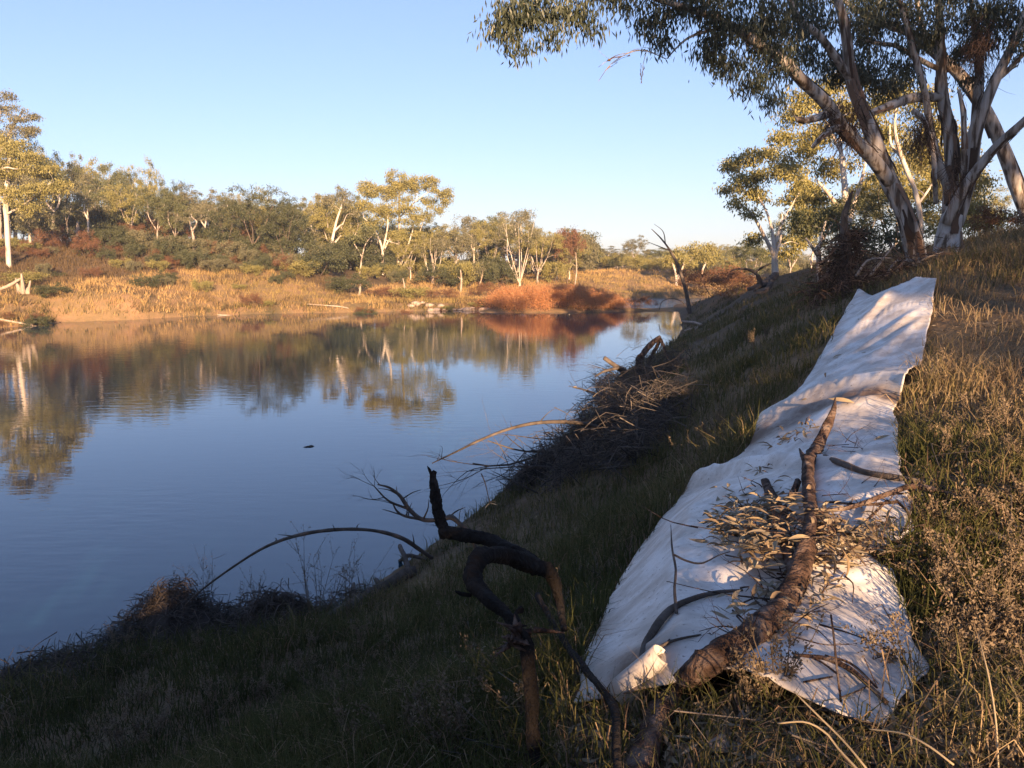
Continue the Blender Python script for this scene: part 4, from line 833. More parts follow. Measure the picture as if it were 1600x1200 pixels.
stick('dead_stick','long reddish stick arching over the right edge of the sheet','stick',
 [[(1275,806,None,5,2),(1330,808,None,6,4),(1385,796,None,6,6),(1430,788,None,7,6),(1500,795,None,8,3),(1560,812,None,8,2),(1615,828,None,8,1)],
  [(1290,790,None,3,3),(1350,800,None,3.5,5),(1400,800,None,4,6)],[(1385,796,None,3.5,6),(1340,830,None,3,3),(1310,835,None,2,2)],[(1400,794,None,3,6),(1420,815,None,3,4),(1405,840,None,2,2)]],'red_wood',5,6,.1,6,twigs=4,twl=.18)
stick('dead_stick','pale weathered stick on the dry grass right of the sheet','stick',
 [[(1425,795,None,6,2),(1448,822,None,7,2),(1500,836,None,8,2),(1545,846,None,9,2),(1588,860,None,8,2)]],'driftwood',6,7,.1,6)
stick('twig_bundle','thin red-brown twigs bending over the lower right flap of the sheet','twigs',
 [[(1240,1030,None,4,3),(1290,1040,None,6,3),(1330,1060,None,7,3),(1360,1085,None,6,3),(1385,1105,None,6,2)],[(1288,1030,None,2.5,4),(1330,1045,None,3,4),(1370,1080,None,3,3)],
  [(1298,960,2.75,2.5),(1303,1000,2.72,2.8),(1308,1050,2.68,3),(1314,1100,2.65,3),(1316,1135,2.6,3)],[(1312,1095,None,2,4),(1345,1082,None,2,4),(1362,1070,None,1.5,4)],[(1265,1035,None,3,5),(1285,1045,None,3,5),(1310,1062,None,3,4)],[(1255,1070,None,2.4,3),(1300,1062,None,2,4)]],'red_wood',7,5,.1,6)
D0 = hit(836,1215,sheet=False)[1]
stick('dead_snag','twisted dead trunk looping over the grass towards the water','dead tree',
 [[(836,1222,D0,22),(832,1120,D0+.05,21),(826,1050,D0+.1,21),(820,1005,D0+.12,22),(810,985,D0+.13,17)],
  [(813,1000,D0+.13,14),(795,965,D0+.2,17),(768,940,D0+.3,23),(744,912,D0+.4,27),(739,885,D0+.5,27),(758,868,D0+.6,24),(790,868,D0+.75,22),(822,878,D0+.85,24),(848,888,D0+.95,20),(864,908,D0+1.0,15),(873,940,D0+1.0,12),(882,985,D0+.9,10)],
  [(850,892,D0+.95,17),(815,865,D0+1.0,20),(780,850,D0+1.05,19),(745,838,D0+1.1,18),(712,832,D0+1.15,18),(690,829,D0+1.2,16)],
  [(694,832,D0+1.19,15),(686,808,D0+1.2,16),(682,780,D0+1.22,16),(678,758,D0+1.24,13),(676,744,D0+1.25,9),(679,736,D0+1.25,6)],
  [(774,858,D0+1.0,8),(785,862,D0+.9,8),(775,868,D0+.75,9)],
  [(735,930,D0+.38,6),(722,928,D0+.35,6),(712,924,D0+.33,3)],[(816,950,D0+.22,9),(806,958,D0+.2,6),(812,972,D0+.16,5)],[(676,746,D0+1.25,6),(671,734,D0+1.25,4),(668,728,D0+1.25,1)]],'snag_wood',8,12,.2,9,rs_=.56)
rng = np.random.default_rng(8); mb = MB(); b = pix(812,990,D0+.12)
for q in range(26):
    a = b+rng.normal(0,.025,3); e = a+np.array([rng.normal(-.03,.06),rng.normal(-.01,.03),rng.uniform(-.03,.05)]); tube(mb, np.linspace(a,e,4), np.linspace(.014,.002,4), 4, 0, .8)
mb.build('splintered_break', MAT['red_wood'], bpy.data.objects['dead_snag'], off=np.array(bpy.data.objects['dead_snag'].location))
bpy.data.objects['splintered_break']['label'] = 'orange splintered break at the top of the post'

def twig_spray(mb, P0, D, L_, r, rng, depth=3, k=3, spread=.6):
    D = D/np.linalg.norm(D); e = P0+D*L_; m_ = P0+D*L_*.5+rng.normal(0,.07*L_,3)
    Ps, rs = smooth_path([P0,m_,e],[r,r*.75,r*.4],7); tube(mb, Ps, rs, 5 if r > .006 else 3, 0, rng.uniform(.2,.8), cap=False)
    if depth:
        for q in range(k):
            j = rng.integers(2,7); d2 = D+rng.normal(0,spread,3); twig_spray(mb, Ps[j], d2, L_*rng.uniform(.4,.75), rs[j]*.6, rng, depth-1, k, spread)
def spray(name, label, cat, u, v, d, du, dv, dd, r, seed, m='dead_wood', depth=3, k=3, spread=.5):
    a = pix(u,v,d); e = pix(du,dv,dd); rng = np.random.default_rng(seed); mb = MB()
    twig_spray(mb, a, e-a, np.linalg.norm(e-a), r, rng, depth, k, spread); return tag(mb.build(name, MAT[m], off=a, loc=a), label, cat)
stick('dead_branch','twiggy branch reaching left over the water behind the dead snag','branch',
 [[(745,860,6.2,4),(735,835,6.2,5),(722,822,6.2,5),(705,808,6.2,6),(690,812,6.2,5),(660,812,6.2,5),(640,796,6.2,4.5),(625,775,6.2,4),(608,762,6.2,3),(590,757,6.2,1.6)],[(660,812,6.2,4),(632,806,6.2,3.5),(620,798,6.2,2.5),(613,785,6.2,1.2)]],'dead_wood',9,5,.1,5,twigs=6,twl=.2)
spray('dead_twig','fine bare twig fan at the end of the branch over the water','twigs',640,796,6.2,585,760,6.2,.012,10,k=4,spread=.45)
stick('arching_stick','long thin stick arching over the water from the debris mound','stick',
 [[(290,945,8.6,2),(320,918,8.7,3),(370,882,8.8,4),(420,852,8.9,4.5),(480,833,9.0,5),(540,827,9.1,5),(590,830,9.2,5),(630,842,9.3,6),(655,858,9.4,6),(675,872,9.5,6)]],'dead_wood',11,7,.15,6,twigs=7,twl=.2,rs_=.55)
stick('fallen_log','dark knobbly log lying down the bank at the water edge','log',
 [[(495,982,None,12,1),(530,968,None,13,1.2),(565,948,None,13,1.4),(600,928,None,13,1.4),(630,908,None,13,1.2),(648,898,None,9,1)],
  [(560,950,None,8,2),(552,940,None,6,3),(553,925,None,4,5)],[(598,928,None,7,2),(588,915,None,5,3)],[(640,902,None,7,2),(632,886,None,6,5),(625,876,None,5,7)],[(540,966,None,7,1),(555,985,None,6,1),(565,975,None,4,1)]],'dead_wood',12,8,.15,6)
stick('dead_stick','short dark stick at the water end of the knobbly log','stick',[[(625,884,None,4,3),(640,878,None,5,3),(670,880,None,4,2)]],'dead_wood',13,5,.1,5)
stick('dead_stick','thin stick lying along the water at the left edge','stick',[[(-20,1045,9.4,3),(20,1032,9.5,4),(60,1028,9.6,4),(110,1020,9.7,3)]],'driftwood',14,5,.1,5)
stick('dead_twig','pale forked twig on the bank at the left edge','twigs',[[(-10,1128,None,4,2),(8,1108,None,4,3),(20,1092,None,3,5)],[(10,1105,None,2.5,3),(4,1092,None,2,5)]],'driftwood',15,5,.1,5)
stick('overhanging_branch','long slender branch stretching left over the water from the brush pile','branch',
 [[(935,668,15.5,5),(905,661,15.2,5),(870,659,15,4.6),(830,662,14.8,4),(790,672,14.6,3.6),(750,688,14.4,3),(715,705,14.2,2.2),(675,724,14,1.2)]],'dead_wood',16,5,.08,5,twigs=5,twl=.5)

# brush pile of flood debris
def brush(name, label, cat, spots, seed, n, L_, r, m, flat=.5, parts=()):
    rng = np.random.default_rng(seed); mb = MB(); base = None
    for (u, v, rp) in spots:
        c = hit(u, v, sheet=False); rad = rp*c[1]/FPX
        if base is None: base = c.copy()
        for q in range(n):
            p0 = c+rng.normal(0,.5,3)*np.array([rad,rad,0]); p0[2] = max(zat(p0[0],p0[1]),.0)+abs(rng.normal(0,.42))*rad*flat*1.6
            D = rng.normal(0,1,3)*np.array([1,1,.55]); D /= np.linalg.norm(D); l = L_*rng.uniform(.4,1.4)
            Ps,_ = smooth_path([p0-D*l*.5, p0+rng.normal(0,.12*l,3)+np.array([0,0,.08*l]), p0+D*l*.5], [1,1,1], 6)
            Ps[:,2] = np.maximum(Ps[:,2], -.3); tube(mb, Ps, np.linspace(1,.3,6)*r*rng.uniform(.4,1.6), 4, 0, rng.uniform(0,1), cap=False)
    o = empty(name, base, label, cat); mb.build('twig_tangle', MAT[m], o, off=base)['kind'] = 'stuff'
    return o, base
o, bb = brush('brush_pile','large tangled brush pile of flood debris on the bank above the water','debris',
   [(830,760,30),(880,720,40),(930,690,45),(980,650,45),(1000,610,42),(970,670,40),(1020,680,40),(900,750,35),(950,610,25),(1040,590,30),(850,745,40),(1000,720,45),(1030,650,45),(960,720,45),(930,650,35)],91,300,.85,.0065,'brush_wood',.85)
rng = np.random.default_rng(92)
for q,(u,v,d,du,dv,dd,r) in enumerate(((905,690,16.5,740,735,15.5,.03),(880,705,16,760,700,15,.025),(870,730,15,750,745,14.3,.022),(900,680,17,790,690,16,.02),(840,770,13.5,770,750,12.8,.016),(960,640,20,900,612,20,.02),(970,625,21,905,640,20,.016),(985,600,24,915,575,24,.018),(950,650,19,930,600,19,.014))):
    a = pix(u,v,d); e = pix(du,dv,dd); mb = MB(); twig_spray(mb, a, e-a+np.array([0,0,.15]), np.linalg.norm(e-a), r, rng, 3, 3, .42); mb.build('branch', MAT['dead_wood'], o, off=bb)
stick('root_snag','two-pronged dead root arching up at the bank edge','dead tree',
 [[(998,580,None,8,0),(1000,562,26,8),(1008,548,26,7),(1020,535,26,6),(1032,526,26,4)],[(1030,530,26,4),(1026,542,26.2,4.5),(1018,555,26.3,4),(1014,572,26.3,4)],[(1032,530,26,3.5),(1037,542,25.8,3),(1044,558,25.7,2.5)]],'red_wood',17,7,.15,6)
stick('root_snag','short dark hooked stub pointing over the water beside the arching root','dead tree',[[(975,580,None,7,0),(962,572,24,6),(952,563,24,5),(944,559,24,5)],[(965,575,24,4),(945,580,24,3),(930,588,24,2)]],'dead_wood',18,7,.15,5)
stick('dead_tree','thin leaning dead sapling bending left above the far pool','dead tree',
 [[(1078,490,52,5),(1074,465,52,4.4),(1068,440,52,3.8),(1058,412,52,3.2),(1046,390,52,2.4),(1032,372,52,1.6),(1018,358,52,.8)],[(1048,392,52,1.4),(1030,385,52,1),(1012,378,52,.5)],[(1040,382,52,1.2),(1036,362,52,.8),(1022,350,52,.4)]],'dead_wood',19,6,.1,6)
stick('dead_stick','thin hooped stick arching over the spit before the far pool','stick',[[(1030,484,66,.8),(1034,472,66,1),(1045,467,66,1),(1058,468,66,1),(1068,474,66,1.2),(1074,486,66,1.2)]],'dead_wood',20,5,.05,5)
stick('root_tangle','dark exposed roots sprawling below the spreading gum','roots',
 [[(1212,430,43,9),(1200,440,42,8),(1185,447,41,6),(1168,452,41,4)],[(1190,445,41,5),(1183,430,41,3.5),(1172,422,41,3),(1155,420,41,2),(1140,424,41,1)],[(1180,425,41,3),(1190,418,41,2.5),(1205,412,41,1.5)],[(1205,440,41,6),(1196,455,40,5),(1180,458,40,3)],[(1183,430,41,3),(1186,445,41,3.5),(1178,455,40.5,3)]],'dead_wood',21,6,.15,6)
stick('bleached_twig','pale bleached sticks at the waterline below the sapling','twigs',[[(1065,505,None,2,2),(1082,508,None,3,2),(1096,512,None,3,2)],[(1070,520,None,2,2),(1085,515,None,2,2),(1094,510,None,2,2)],[(1086,518,None,2,2),(1092,512,None,2,2)]],'driftwood',22,5,.1,5)

# debris mounds and bark hanging in the trees
def shreds(mb, c, rad, n, L_, w_, rng, droop=1.0):
    for q in range(n):
        p0 = c+rng.normal(0,.45,3)*rad; D = rng.normal(0,.5,3); D[2] -= droop; D /= np.linalg.norm(D); l = L_*rng.uniform(.4,1.3)
        tube(mb, smooth_path([p0, p0+D*l*.5+rng.normal(0,.1*l,3), p0+D*l],[1,1,1],5)[0], np.linspace(1,.25,5)*w_*rng.uniform(.5,1.4), 3, 0, rng.uniform(0,1), cap=False)
for u,v,d,rw,rh,n,label in ((1322,190,18.0,.40,.6,380,'shaggy bundle of bark shreds hanging in the fork of the leaning gum'),(1296,180,17.6,.2,.3,90,'small bark tangle on the stub of the leaning gum'),(1438,205,18.9,.38,.65,360,'dark bundle of flood debris hanging from the multi-stemmed gum'),
   (1532,70,19.3,.34,.65,320,'dark matted debris high in the fork of the multi-stemmed gum'),(1490,275,18.6,.22,.5,110,'brown bark strips clinging to the multi-stemmed trunk')):
    c = pix(u,v,d); mb = MB(); rng = np.random.default_rng(int(u)); shreds(mb, c, np.array([rw,rw,rh]), n, .5, .007, rng)
    o = tag(mb.build('hanging_debris', MAT['shred_bark'], off=c, loc=c), label, 'debris')
c = hit(1325,425,sheet=False); rng = np.random.default_rng(95); mb = MB(); c = pix(1325,415,19.0); c[2] = zat(c[0],19.0)
for q in range(900):
    a = rng.uniform(0,6.28); h = rng.uniform(0,1)**1.2; rr = (1.05-.75*h)*math.sqrt(rng.uniform(0,1)); p0 = c+np.array([math.cos(a)*rr*.8-.25*(1-h), math.sin(a)*rr*.7, h*1.45-.2*(1-h)])
    D = rng.normal(0,.7,3); D[2] -= .5; D /= np.linalg.norm(D); l = rng.uniform(.2,.7)
    tube(mb, smooth_path([p0,p0+D*l*.5+rng.normal(0,.08,3),p0+D*l],[1,1,1],5)[0], np.linspace(1,.3,5)*rng.uniform(.006,.018), 3, 0, rng.uniform(0,1), cap=False)
o = empty('debris_mound', c, 'tall dark mound of flood debris heaped around a stump left of the leaning gum', 'debris')
mb.build('debris_tangle', MAT['shred_bark'], o, off=c)['kind'] = 'stuff'
mb = MB(); limb(mb, [c+np.array([-.1,0,-.2]), c+np.array([-.05,0,.8]), pix(1318,345,19.0), pix(1325,318,19.0), pix(1332,298,19.0)], [.2,.16,.09,.07,.03], 14, 7, .12, rng=rng); mb.build('stump', MAT['dead_wood'], o, off=c)
c2 = pix(1380,420,17.6); c2[2] = zat(c2[0],17.6)
o = empty('debris_mound', c2, 'low heap of dry sticks and brown leaves beneath the leaning gum', 'debris'); mb = MB()
for q in range(420):
    p0 = c2+rng.normal(0,1,3)*np.array([.55,.35,0]); p0[2] = zat(p0[0],p0[1])+abs(rng.normal(0,.3)); D = rng.normal(0,1,3)*np.array([1,1,.6]); D /= np.linalg.norm(D); l = rng.uniform(.2,.8)
    tube(mb, smooth_path([p0-D*l*.5,p0+rng.normal(0,.06,3),p0+D*l*.5],[1,1,1],5)[0], np.linspace(1,.3,5)*rng.uniform(.005,.014), 3, 0, rng.uniform(0,1), cap=False)
mb.build('stick_tangle', MAT['shred_bark'], o, off=c2)['kind'] = 'stuff'
for q in range(5):
    mb = MB(); p0 = c2+np.array([rng.normal(0,.4),0,.3]); limb(mb, [p0-np.array([.3,.1,.1]), p0+np.array([0,0,.25]), p0+np.array([rng.uniform(.2,.5),0,rng.uniform(.1,.6)])],[.03,.025,.012],8,6,.1,rng=rng); mb.build('stick', MAT['driftwood'], o, off=c2)

def mound(u, v, wpx, hpx, label, seed, n=420):
    c = hit(u, v, sheet=False); rw = wpx*c[1]/FPX*.5; rh = hpx*c[1]/FPX; rng = np.random.default_rng(seed)
    o = empty('debris_mound', c, label, 'debris')
    mb = MB(); g = np.linspace(-1.3,1.3,26); A,B = np.meshgrid(g,g); hh = np.exp(-(A**2+B**2)*1.6)*rh*.8*(1+.25*fbm(A*3,B*3,seed,3))
    V = np.stack([c[0]+A*rw, c[1]+B*rw*.8, zfun(c[0]+A*rw, c[1]+B*rw*.8)-.08+hh],-1).reshape(-1,3); i_ = np.arange(25)[:,None]*26+np.arange(25)[None,:]
    mb.add(V, np.stack([i_,i_+1,i_+27,i_+26],-1).reshape(-1,4), a=.1); mb.build('heap', MAT['dead_wood'], o, off=c)
    mb = MB()
    for q in range(n):
        a,b_ = rng.normal(0,.45,2); p0 = np.array([c[0]+a*rw,c[1]+b_*rw*.8,0]); p0[2] = max(zat(p0[0],p0[1]),0)+math.exp(-(a*a+b_*b_)*1.6)*rh*.8*rng.uniform(.6,1.15)
        D = rng.normal(0,1,3)*np.array([1,1,.5]); D /= np.linalg.norm(D); l = rng.uniform(.15,.55)
        tube(mb, smooth_path([p0-D*l*.5,p0+rng.normal(0,.05,3)+np.array([0,0,.05]),p0+D*l*.5],[1,1,1],5)[0], np.linspace(1,.3,5)*rng.uniform(.003,.010), 3, 0, rng.uniform(0,1), cap=False)
    mb.build('root_tangle', MAT['dead_wood'], o, off=c)['kind'] = 'stuff'
mound(270,985,190,95,'matted mound of roots and dead grass at the near water edge, left of two',101,700)
mound(430,985,165,75,'grassy debris mound at the near water edge, right of two',102,600)
mound(80,1065,200,35,'low strip of flood debris along the water at the left edge',103,300)

brush('flood_debris','continuous twiggy strip of flood debris along the near water edge at lower left','debris',
   [(20,1075,45),(80,1055,45),(140,1030,45),(200,1005,45),(260,985,45),(320,980,45),(380,975,45),(440,972,45),(500,970,40),(560,945,35)],97,170,.45,.0055,'brush_wood',.45)
# ------------------------------------------------------------------ weeds with seed heads
def weed(P, H, nst, seed, label, dens=26, spread=.35, lean=(0,0)):
    rng = np.random.default_rng(seed); tb, cb = MB(), MB(); C = []
    for q in range(nst):
        D = np.array([rng.normal(0,spread)+lean[0], rng.normal(0,spread*.7)+lean[1], 1.0]); D /= np.linalg.norm(D); h = H*rng.uniform(.6,1.05)
        e = D*h+np.array([rng.normal(0,.05),rng.normal(0,.05),0]); Ps,rs = smooth_path([(0,0,-.05),e*.5+rng.normal(0,.03*H,3),e],[.005,.0035,.0015],9); tube(tb,Ps,rs,4,0,.4,cap=False)
        for k in range(7):
            j = rng.integers(3,9); d2 = D+rng.normal(0,.5,3); l = H*rng.uniform(.08,.25); f = Ps[j]+d2*l; tube(tb,np.linspace(Ps[j],f,4),np.linspace(.002,.001,4),3,0,.5,cap=False)
            for g in np.linspace(.3,1,5): C.append(Ps[j]+d2*l*g)
    leaves(cb, C, .022, 3, .018, .009, rng, droop=-.3, flat=1)
    o = empty('dry_weed', P, label, 'weed'); tb.build('stalk', MAT['weed'], o); cb.build('seed_head', MAT['weed'], o, smooth=False)['kind'] = 'stuff'; return o
for q,(u,v,h,n,l,le) in enumerate(((325,965,.9,9,'dry seeding weed on the left debris mound',(-.1,0)),(490,985,1.25,9,'tall dry weed standing against the water between mound and log',(0,0)),(545,985,1.0,7,'dry weed just left of the knobbly log',(.1,0)),(400,965,.7,7,'short dry weed between the two debris mounds',(0,0)),
   (1205,1105,.32,6,'bushy dry weed in front of the thick branch at the lower sheet edge',(0,0)),(1170,1110,.24,5,'small dry weed left of the bushy one at the lower sheet edge',(-.2,0)),(1425,1060,.28,5,'dry weed leaning left over the lower right flap of the sheet',(-.75,0)),(865,1005,.42,2,'single pink-brown seed stalk beside the dead snag',(0,0)),
   (640,1080,.38,5,'pale dry weed in the dark grass left of the snag post',(0,0)),(330,1130,.42,6,'dry weed in the dark grass at the bottom left',(.2,0)),(180,1180,.35,5,'dry weed at the bottom edge, far left',(0,0)),(720,1180,.3,5,'dry weed low at the bottom edge left of the post',(0,0)),(560,1120,.4,4,'thin dry weed in the grass below the knobbly log',(0,0)),
   (1090,740,.45,5,'greyish weed standing left of the sheet',(0,0)),(1075,640,.5,5,'greyish weed on the bank behind the brush pile',(0,0)),(1560,1010,.4,5,'straggly dry weed at the right edge',(-.2,0)),(1500,930,.3,5,'dry weed on the brown ground right of the sheet',(0,0)),(990,560,.9,6,'fine bare weed at the bank edge beside the arching root',(-.1,0)),(1180,555,.5,5,'grey-green weed on the shaded bank left of the sheet top',(0,0)))):
    weed(hit(u,v,sheet=False), h, n, 200+q, l, lean=le)

for q in range(34):
    u, v = rnd.uniform(1450,1640), rnd.uniform(560,1190)
    o = weed(hit(u,v,sheet=False), rnd.uniform(.16,.34), rnd.randint(4,7), 400+q, 'straggly dry weed on the brown ground along the right edge', spread=.6, lean=(rnd.uniform(-.3,.3),0)); o['group'] = 'dry weeds along the right edge'
for q in range(30):
    u, v = rnd.uniform(20,860), rnd.uniform(1000,1190)
    o = weed(hit(u,v,sheet=False), rnd.uniform(.18,.42), rnd.randint(3,6), 450+q, 'pale wispy weed in the dark grass at the lower left', spread=.45); o['group'] = 'wispy weeds at the lower left'
for q in range(30):
    u, v = rnd.uniform(1010,1290), rnd.uniform(500,700)
    if u > 1190+(620-v)*.75: continue
    o = weed(hit(u,v,sheet=False), rnd.uniform(.25,.5), rnd.randint(4,7), 490+q, 'grey-brown weed on the shaded bank between brush pile and sheet', spread=.5); o['group'] = 'weeds between brush pile and sheet'
# litter on the near bank
rng = np.random.default_rng(88); mb = MB(); nl = 16000
u_ = rng.uniform(850,1900,nl); d_ = np.exp(rng.uniform(math.log(1.7),math.log(14),nl)); X = (u_-800)/FPX*d_; Y = d_; k_ = (rng.uniform(0,1,nl) < np.maximum(.15+.85*dryness(X,Y), ((X > .15)&(Y < 3.4))*1.0)) & ~inpoly(X,Y,poly); X, Y = X[k_], Y[k_]
P = np.stack([X,Y,zfun(X,Y)+rng.uniform(0,.05,len(X))],-1); az = rng.uniform(0,6.28,len(X)); D_ = np.stack([np.cos(az),np.sin(az),rng.normal(0,.35,len(X))],-1); W_ = np.stack([-np.sin(az),np.cos(az),rng.normal(0,.4,len(X))],-1)
l_ = rng.uniform(.03,.10,len(X))[:,None]; w__ = l_*rng.uniform(.12,.3,len(X))[:,None]
mb.add(np.stack([P-D_*l_*.5,P+W_*w__*.5,P+D_*l_*.5,P-W_*w__*.5],1).reshape(-1,3), np.arange(len(X)*4).reshape(-1,4), a=np.repeat(np.clip(rng.normal(.3,.25,len(X)),0,1),4))
tag(mb.build('leaf_litter', MAT['dry_leaf'], smooth=False), 'brown leaf litter strewn over the dry ground right of the sheet', 'litter', kind='stuff')
mb = MB()
for q in range(420):
    u, d = rng.uniform(700,1800), math.exp(rng.uniform(math.log(1.8),math.log(16))); x = (u-800)/FPX*d
    if inpoly(np.array([x]),np.array([d]),poly)[0] or zat(x,d) < .2: continue
    a = rng.uniform(0,6.28); l = rng.uniform(.15,.6); D_ = np.array([math.cos(a),math.sin(a),rng.normal(.1,.3)]); p0 = np.array([x,d,zat(x,d)+.06])
    tube(mb, smooth_path([p0-D_*l*.5,p0+rng.normal(0,.05,3),p0+D_*l*.5],[1,1,1],6)[0], np.linspace(1,.35,6)*rng.uniform(.002,.006), 4, 0, rng.uniform(0,1), cap=False)
tag(mb.build('twig_litter', MAT['brush_wood']), 'thin fallen twigs strewn through the near bank grass', 'litter', kind='stuff')
# golden grass stems
for q,(pts,l) in enumerate((([(1352,1215,2.05,5),(1310,1170,2.1,4),(1290,1145,2.12,4),(1258,1128,2.15,3.5),(1215,1130,2.2,3)],'pale arched grass stem at the bottom below the sheet, lower of two'),([(1365,1215,2.05,4.5),(1320,1160,2.1,4),(1275,1115,2.15,3.5),(1240,1080,2.2,2.5)],'pale straight grass stem at the bottom below the sheet, upper of two'),([(1490,1195,2.1,4),(1450,1165,2.15,4),(1410,1146,2.2,3.5),(1358,1139,2.25,2)],'pale arched grass stem at the bottom right'),([(1560,1210,2.2,4),(1556,1130,2.3,3.5),(1545,1060,2.4,3),(1528,990,2.5,1.5)],'tall pale grass stem at the right edge'))):
    mb = MB(); P = [pix(u,v,d) for u,v,d,r in pts]; Ps, rs = smooth_path(P,[r*.5*p_[2]/FPX for r,p_ in zip([x[3] for x in pts],[(0,0,x[2]) for x in pts])],16); tube(mb,Ps,rs,5,0,1); b = P[0]; tag(mb.build('grass_stem', MAT['grass_dry'], off=b, loc=b), l, 'grass stem')

# ------------------------------------------------------------------ leaves
def leaf_mesh(curl, seed):
    rng = np.random.default_rng(seed); n_ = 6; x = np.linspace(0,1,n_); wd = np.sin(np.pi*np.clip(x,.0,1)**.8)*.10+.004; sw = .12*np.sin(x*2.2)*rng.choice([-1,1]); z = curl*np.sin(x*3)+.02
    V = np.concatenate([np.stack([x,sw-wd,z+wd*.5],-1),np.stack([x,sw,z],-1),np.stack([x,sw+wd,z+wd*.5],-1)]); i_ = np.arange(n_-1)
    Q = np.concatenate([np.stack([i_,i_+1,i_+n_+1,i_+n_],-1),np.stack([i_+n_,i_+n_+1,i_+2*n_+1,i_+2*n_],-1)]); mb = MB(); mb.add(V,Q,a=rng.uniform(.05,.95)); return mb.mesh('leaf', MAT['dry_leaf'])
LV = [leaf_mesh(c, 300+q) for q,c in enumerate((.05,.12,-.06,.16,.08,-.1,.2,.03))]
rng = np.random.default_rng(301)
def leaf_at(P, size, parent=None, base=None, up=.4, name='leaf'):
    o = bpy.data.objects.new(name, LV[rng.integers(len(LV))]); o.location = P if base is None else P-base; o.scale = (size,)*3
    o.rotation_euler = (rng.uniform(-.7,.7), rng.uniform(-up,.25), rng.uniform(0,6.28)); return link(o, parent)
def leaf_pile(label, spots, n, size, lift, stem, name='leafy_branch'):
    base = hit(*spots[0][:2]); o = empty(name, base, label, 'leaves'); mb = MB()
    for q in range(n):
        u,v,ru,rv = spots[q % len(spots)]; P = hit(u+rng.normal(0,.5)*ru, v+rng.normal(0,.5)*rv); P[2] += rng.uniform(.01,lift)
        leaf_at(P, size*rng.uniform(.6,1.25), o, base)
    for q in range(stem):
        u,v,ru,rv = spots[q % len(spots)]; a = hit(u+rng.normal(0,.6)*ru, v+rng.normal(0,.6)*rv)+np.array([0,0,.03]); D = np.append(rng.normal(0,.16,2),rng.uniform(0,.08)); tube(mb, smooth_path([a,a+D*.5+rng.normal(0,.02,3),a+D],[1,1,1],6)[0], np.linspace(.005,.0015,6), 4, 0, .5)
    mb.build('twigs', MAT['red_wood'], o, off=base)['kind'] = 'stuff'; return o
leaf_pile('heap of dry tan gum leaves left of the thick branch on the sheet', [(1145,810,40,30),(1165,840,50,30),(1190,850,35,35),(1130,845,30,20),(1180,880,40,20),(1205,820,25,25)], 300, .12, .12, 14)
leaf_pile('spread of dry grey-tan leaves over the middle of the sheet around the branch fork', [(1150,810,35,25),(1185,805,35,25),(1240,845,30,35),(1265,880,30,30),(1200,865,35,30),(1300,840,35,18),(1220,930,30,25)], 180, .105, .07, 70)
leaf_pile('brown leaf litter and twigs right of the thick branch on the sheet', [(1300,850,50,20),(1350,860,50,18),(1390,875,40,15),(1310,880,40,20),(1285,820,20,20),(1370,835,30,12)], 190, .11, .08, 22)
leaf_pile('greyish leaf litter lodged against the lower right of the thick branch', [(1200,950,30,25),(1150,960,40,20),(1225,990,30,25),(1270,960,25,30),(1290,920,25,20)], 90, .10, .07, 16)
leaf_pile('small dark leaf bunch at the middle fold of the sheet', [(1240,685,25,8),(1262,672,15,10),(1215,698,20,5)], 34, .13, .07, 5)
leaf_pile('cluster of leaves caught between the branch forks', [(1230,805,20,14),(1250,790,14,12),(1215,775,25,18),(1185,745,25,12)], 46, .11, .08, 5)
leaf_pile('dry leaf scatter on the brown ground right of the sheet', [(1440,745,25,15),(1450,700,25,25),(1470,720,40,25),(1430,880,25,20),(1445,780,20,12),(1500,760,40,25)], 70, .10, .03, 6, 'leaf_litter')
leaf_pile('brown leaves and crumbs on the bare ground below the sheet', [(1150,1150,60,25),(1220,1170,60,25),(1300,1160,60,25),(1400,1170,60,25),(1100,1170,40,20)], 90, .085, .02, 10, 'leaf_litter')
for q,(u,v,sz,l) in enumerate(((1335,632,.26,'large orange bark curl on the upper fold of the sheet'),(1310,560,.10,'small orange leaf high on the sheet, left of middle'),(1345,553,.10,'small orange leaf high on the sheet, right of middle'),(1300,562,.16,'curled tan leaf near the left edge high on the sheet'),(1290,592,.13,'dry leaf above the bark curl on the sheet'),(1250,628,.14,'tan leaf at the left edge beside the branch tip'),(1365,690,.14,'yellow leaf on the right below the upper fold'),(1365,612,.1,'thin leaf at the right above the upper fold'),(1340,500,.12,'dark leaf near the far end of the sheet'),(1335,478,.08,'small leaf at the far left corner of the sheet'),(1375,822,.13,'bright yellow leaf on the right edge below the arching stick'),(1420,748,.12,'orange leaf at the right edge beside the crossing stick'),(1318,905,.16,'tall pale leaf standing right of the thick branch'),(1300,900,.15,'upright pale leaf pair partner beside the thick branch'))):
    o = leaf_at(hit(u,v)+np.array([0,0,.012]), sz, name='fallen_leaf'); tag(o, l, 'leaf')
    if 'stand' in l or 'upright' in l: o.rotation_euler = (.3,-1.35,q*.7); o.location.z -= .02
for q,(u,v,r) in enumerate(((1128,1168,.045),(1112,1172,.03),(1150,1172,.03),(1165,1120,.03),(1190,1190,.035),(1250,1195,.03))):
    P = hit(u,v,sheet=False); rock('stone', P+np.array([0,0,r*.3]), r, ['round orange-brown stone below the sheet','small stone just left of the round orange-brown stone','small stone just right of the round orange-brown stone','stone tucked under the lower sheet edge','flat stone at the bottom edge below the sheet','stone at the bottom edge right of the flat stone'][q], None, flat=.7)
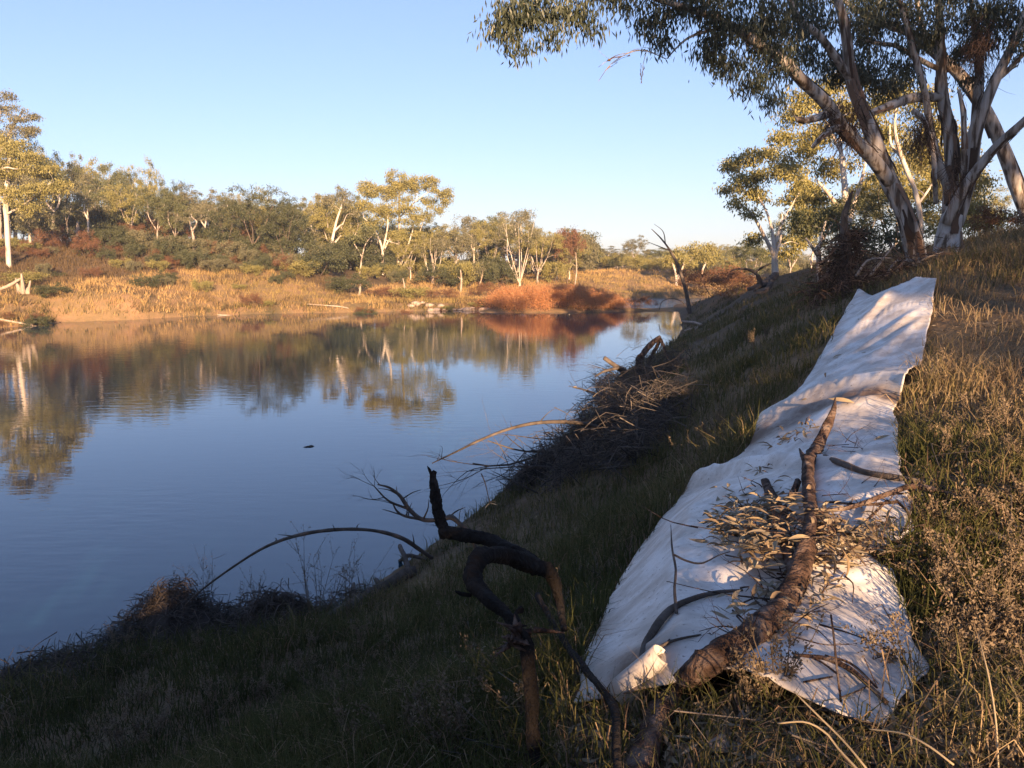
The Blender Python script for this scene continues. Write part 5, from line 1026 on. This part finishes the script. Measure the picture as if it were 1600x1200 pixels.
for q,(u,v,l) in enumerate(((1330,870,'tangle of thin red-brown twigs on the right middle of the sheet'),(1210,900,'tangle of thin twigs under the leaf heap beside the thick branch'),(1180,1010,'thin twig tangle along the lower part of the thick branch'),(1330,700,'fine twig spray on the right of the sheet below the upper fold'),(1300,780,'dark twig tangle beside the branch fork'))):
    rng = np.random.default_rng(600+q); mb = MB(); c = hit(u,v)
    for k in range(9):
        D_ = np.append(rng.normal(0,1,2), rng.uniform(0,.5)); twig_spray(mb, c+np.append(rng.normal(0,.12,2),.03), D_, rng.uniform(.15,.3), .004, rng, 2, 3, .6)
    o = empty('twig_tangle', c, l, 'twigs'); mb.build('fine_twigs', MAT['red_wood'], o, off=c)['kind'] = 'stuff'
# flotsam
mb = MB(); rng = np.random.default_rng(7); c = wl(485,698)
for q in range(10): mb_a = rng.normal(0,.05,2); tube(mb, np.array([[mb_a[0]-.07,mb_a[1],.005],[mb_a[0],mb_a[1]+.02,.02],[mb_a[0]+.08,mb_a[1],.005]]), [.006,.01,.003], 4)
tag(mb.build('floating_debris', MAT['dead_wood'], loc=c), 'small dark clump floating alone on the open water', 'debris')
for q,(u,v,d,l) in enumerate(((765,786,8.2,'dark dead leaf bunch caught on a twig below the brush pile'),(895,605,18,'small dark leaf bunch caught on a stick over the water'))):
    a = pix(u,v,d); o = empty('leaf_bunch', a, l, 'leaves'); s0 = .10 if q == 0 else .17
    for k in range(5):
        x_ = leaf_at(np.zeros(3), s0*rng.uniform(.7,1.2), o, np.zeros(3)); x_.rotation_euler = (rng.uniform(-1,1),rng.uniform(-1.2,1.2),rng.uniform(0,6.28))
    mb = MB(); e = pix(*((752,740,8.3) if q == 0 else (950,625,19))); 
    Ps,rs = smooth_path([a,(a+e)/2+np.array([0,0,.05]),e],[.004 if q==0 else .015,.006 if q==0 else .02,.007 if q==0 else .025],8); tube(mb,Ps,rs,5); mb.build('twig', MAT['dead_wood'], o, off=a)
print('done', len(bpy.data.objects))

# ------------------------------------------------------------------ evening air
HAZE = .00055
mb = MB(); x0,x1,y0,y1,z0,z1 = -415,415,-375,570,-3,30
mb.add([(x0,y0,z0),(x1,y0,z0),(x1,y1,z0),(x0,y1,z0),(x0,y0,z1),(x1,y0,z1),(x1,y1,z1),(x0,y1,z1)],[(0,3,2,1),(4,5,6,7),(0,1,5,4),(1,2,6,5),(2,3,7,6),(3,0,4,7)])
m = bpy.data.materials.new('haze'); m.use_nodes = True; n = m.node_tree; n.nodes.clear()
out = n.nodes.new('ShaderNodeOutputMaterial'); pv = n.nodes.new('ShaderNodeVolumePrincipled'); pv.inputs['Color'].default_value = (.86,.90,1,1); pv.inputs['Density'].default_value = HAZE; pv.inputs['Anisotropy'].default_value = .2
n.links.new(pv.outputs[0], out.inputs['Volume'])
hz = mb.build('haze', m, smooth=False); tag(hz, 'thin pale evening haze filling the river valley', 'haze', kind='stuff')
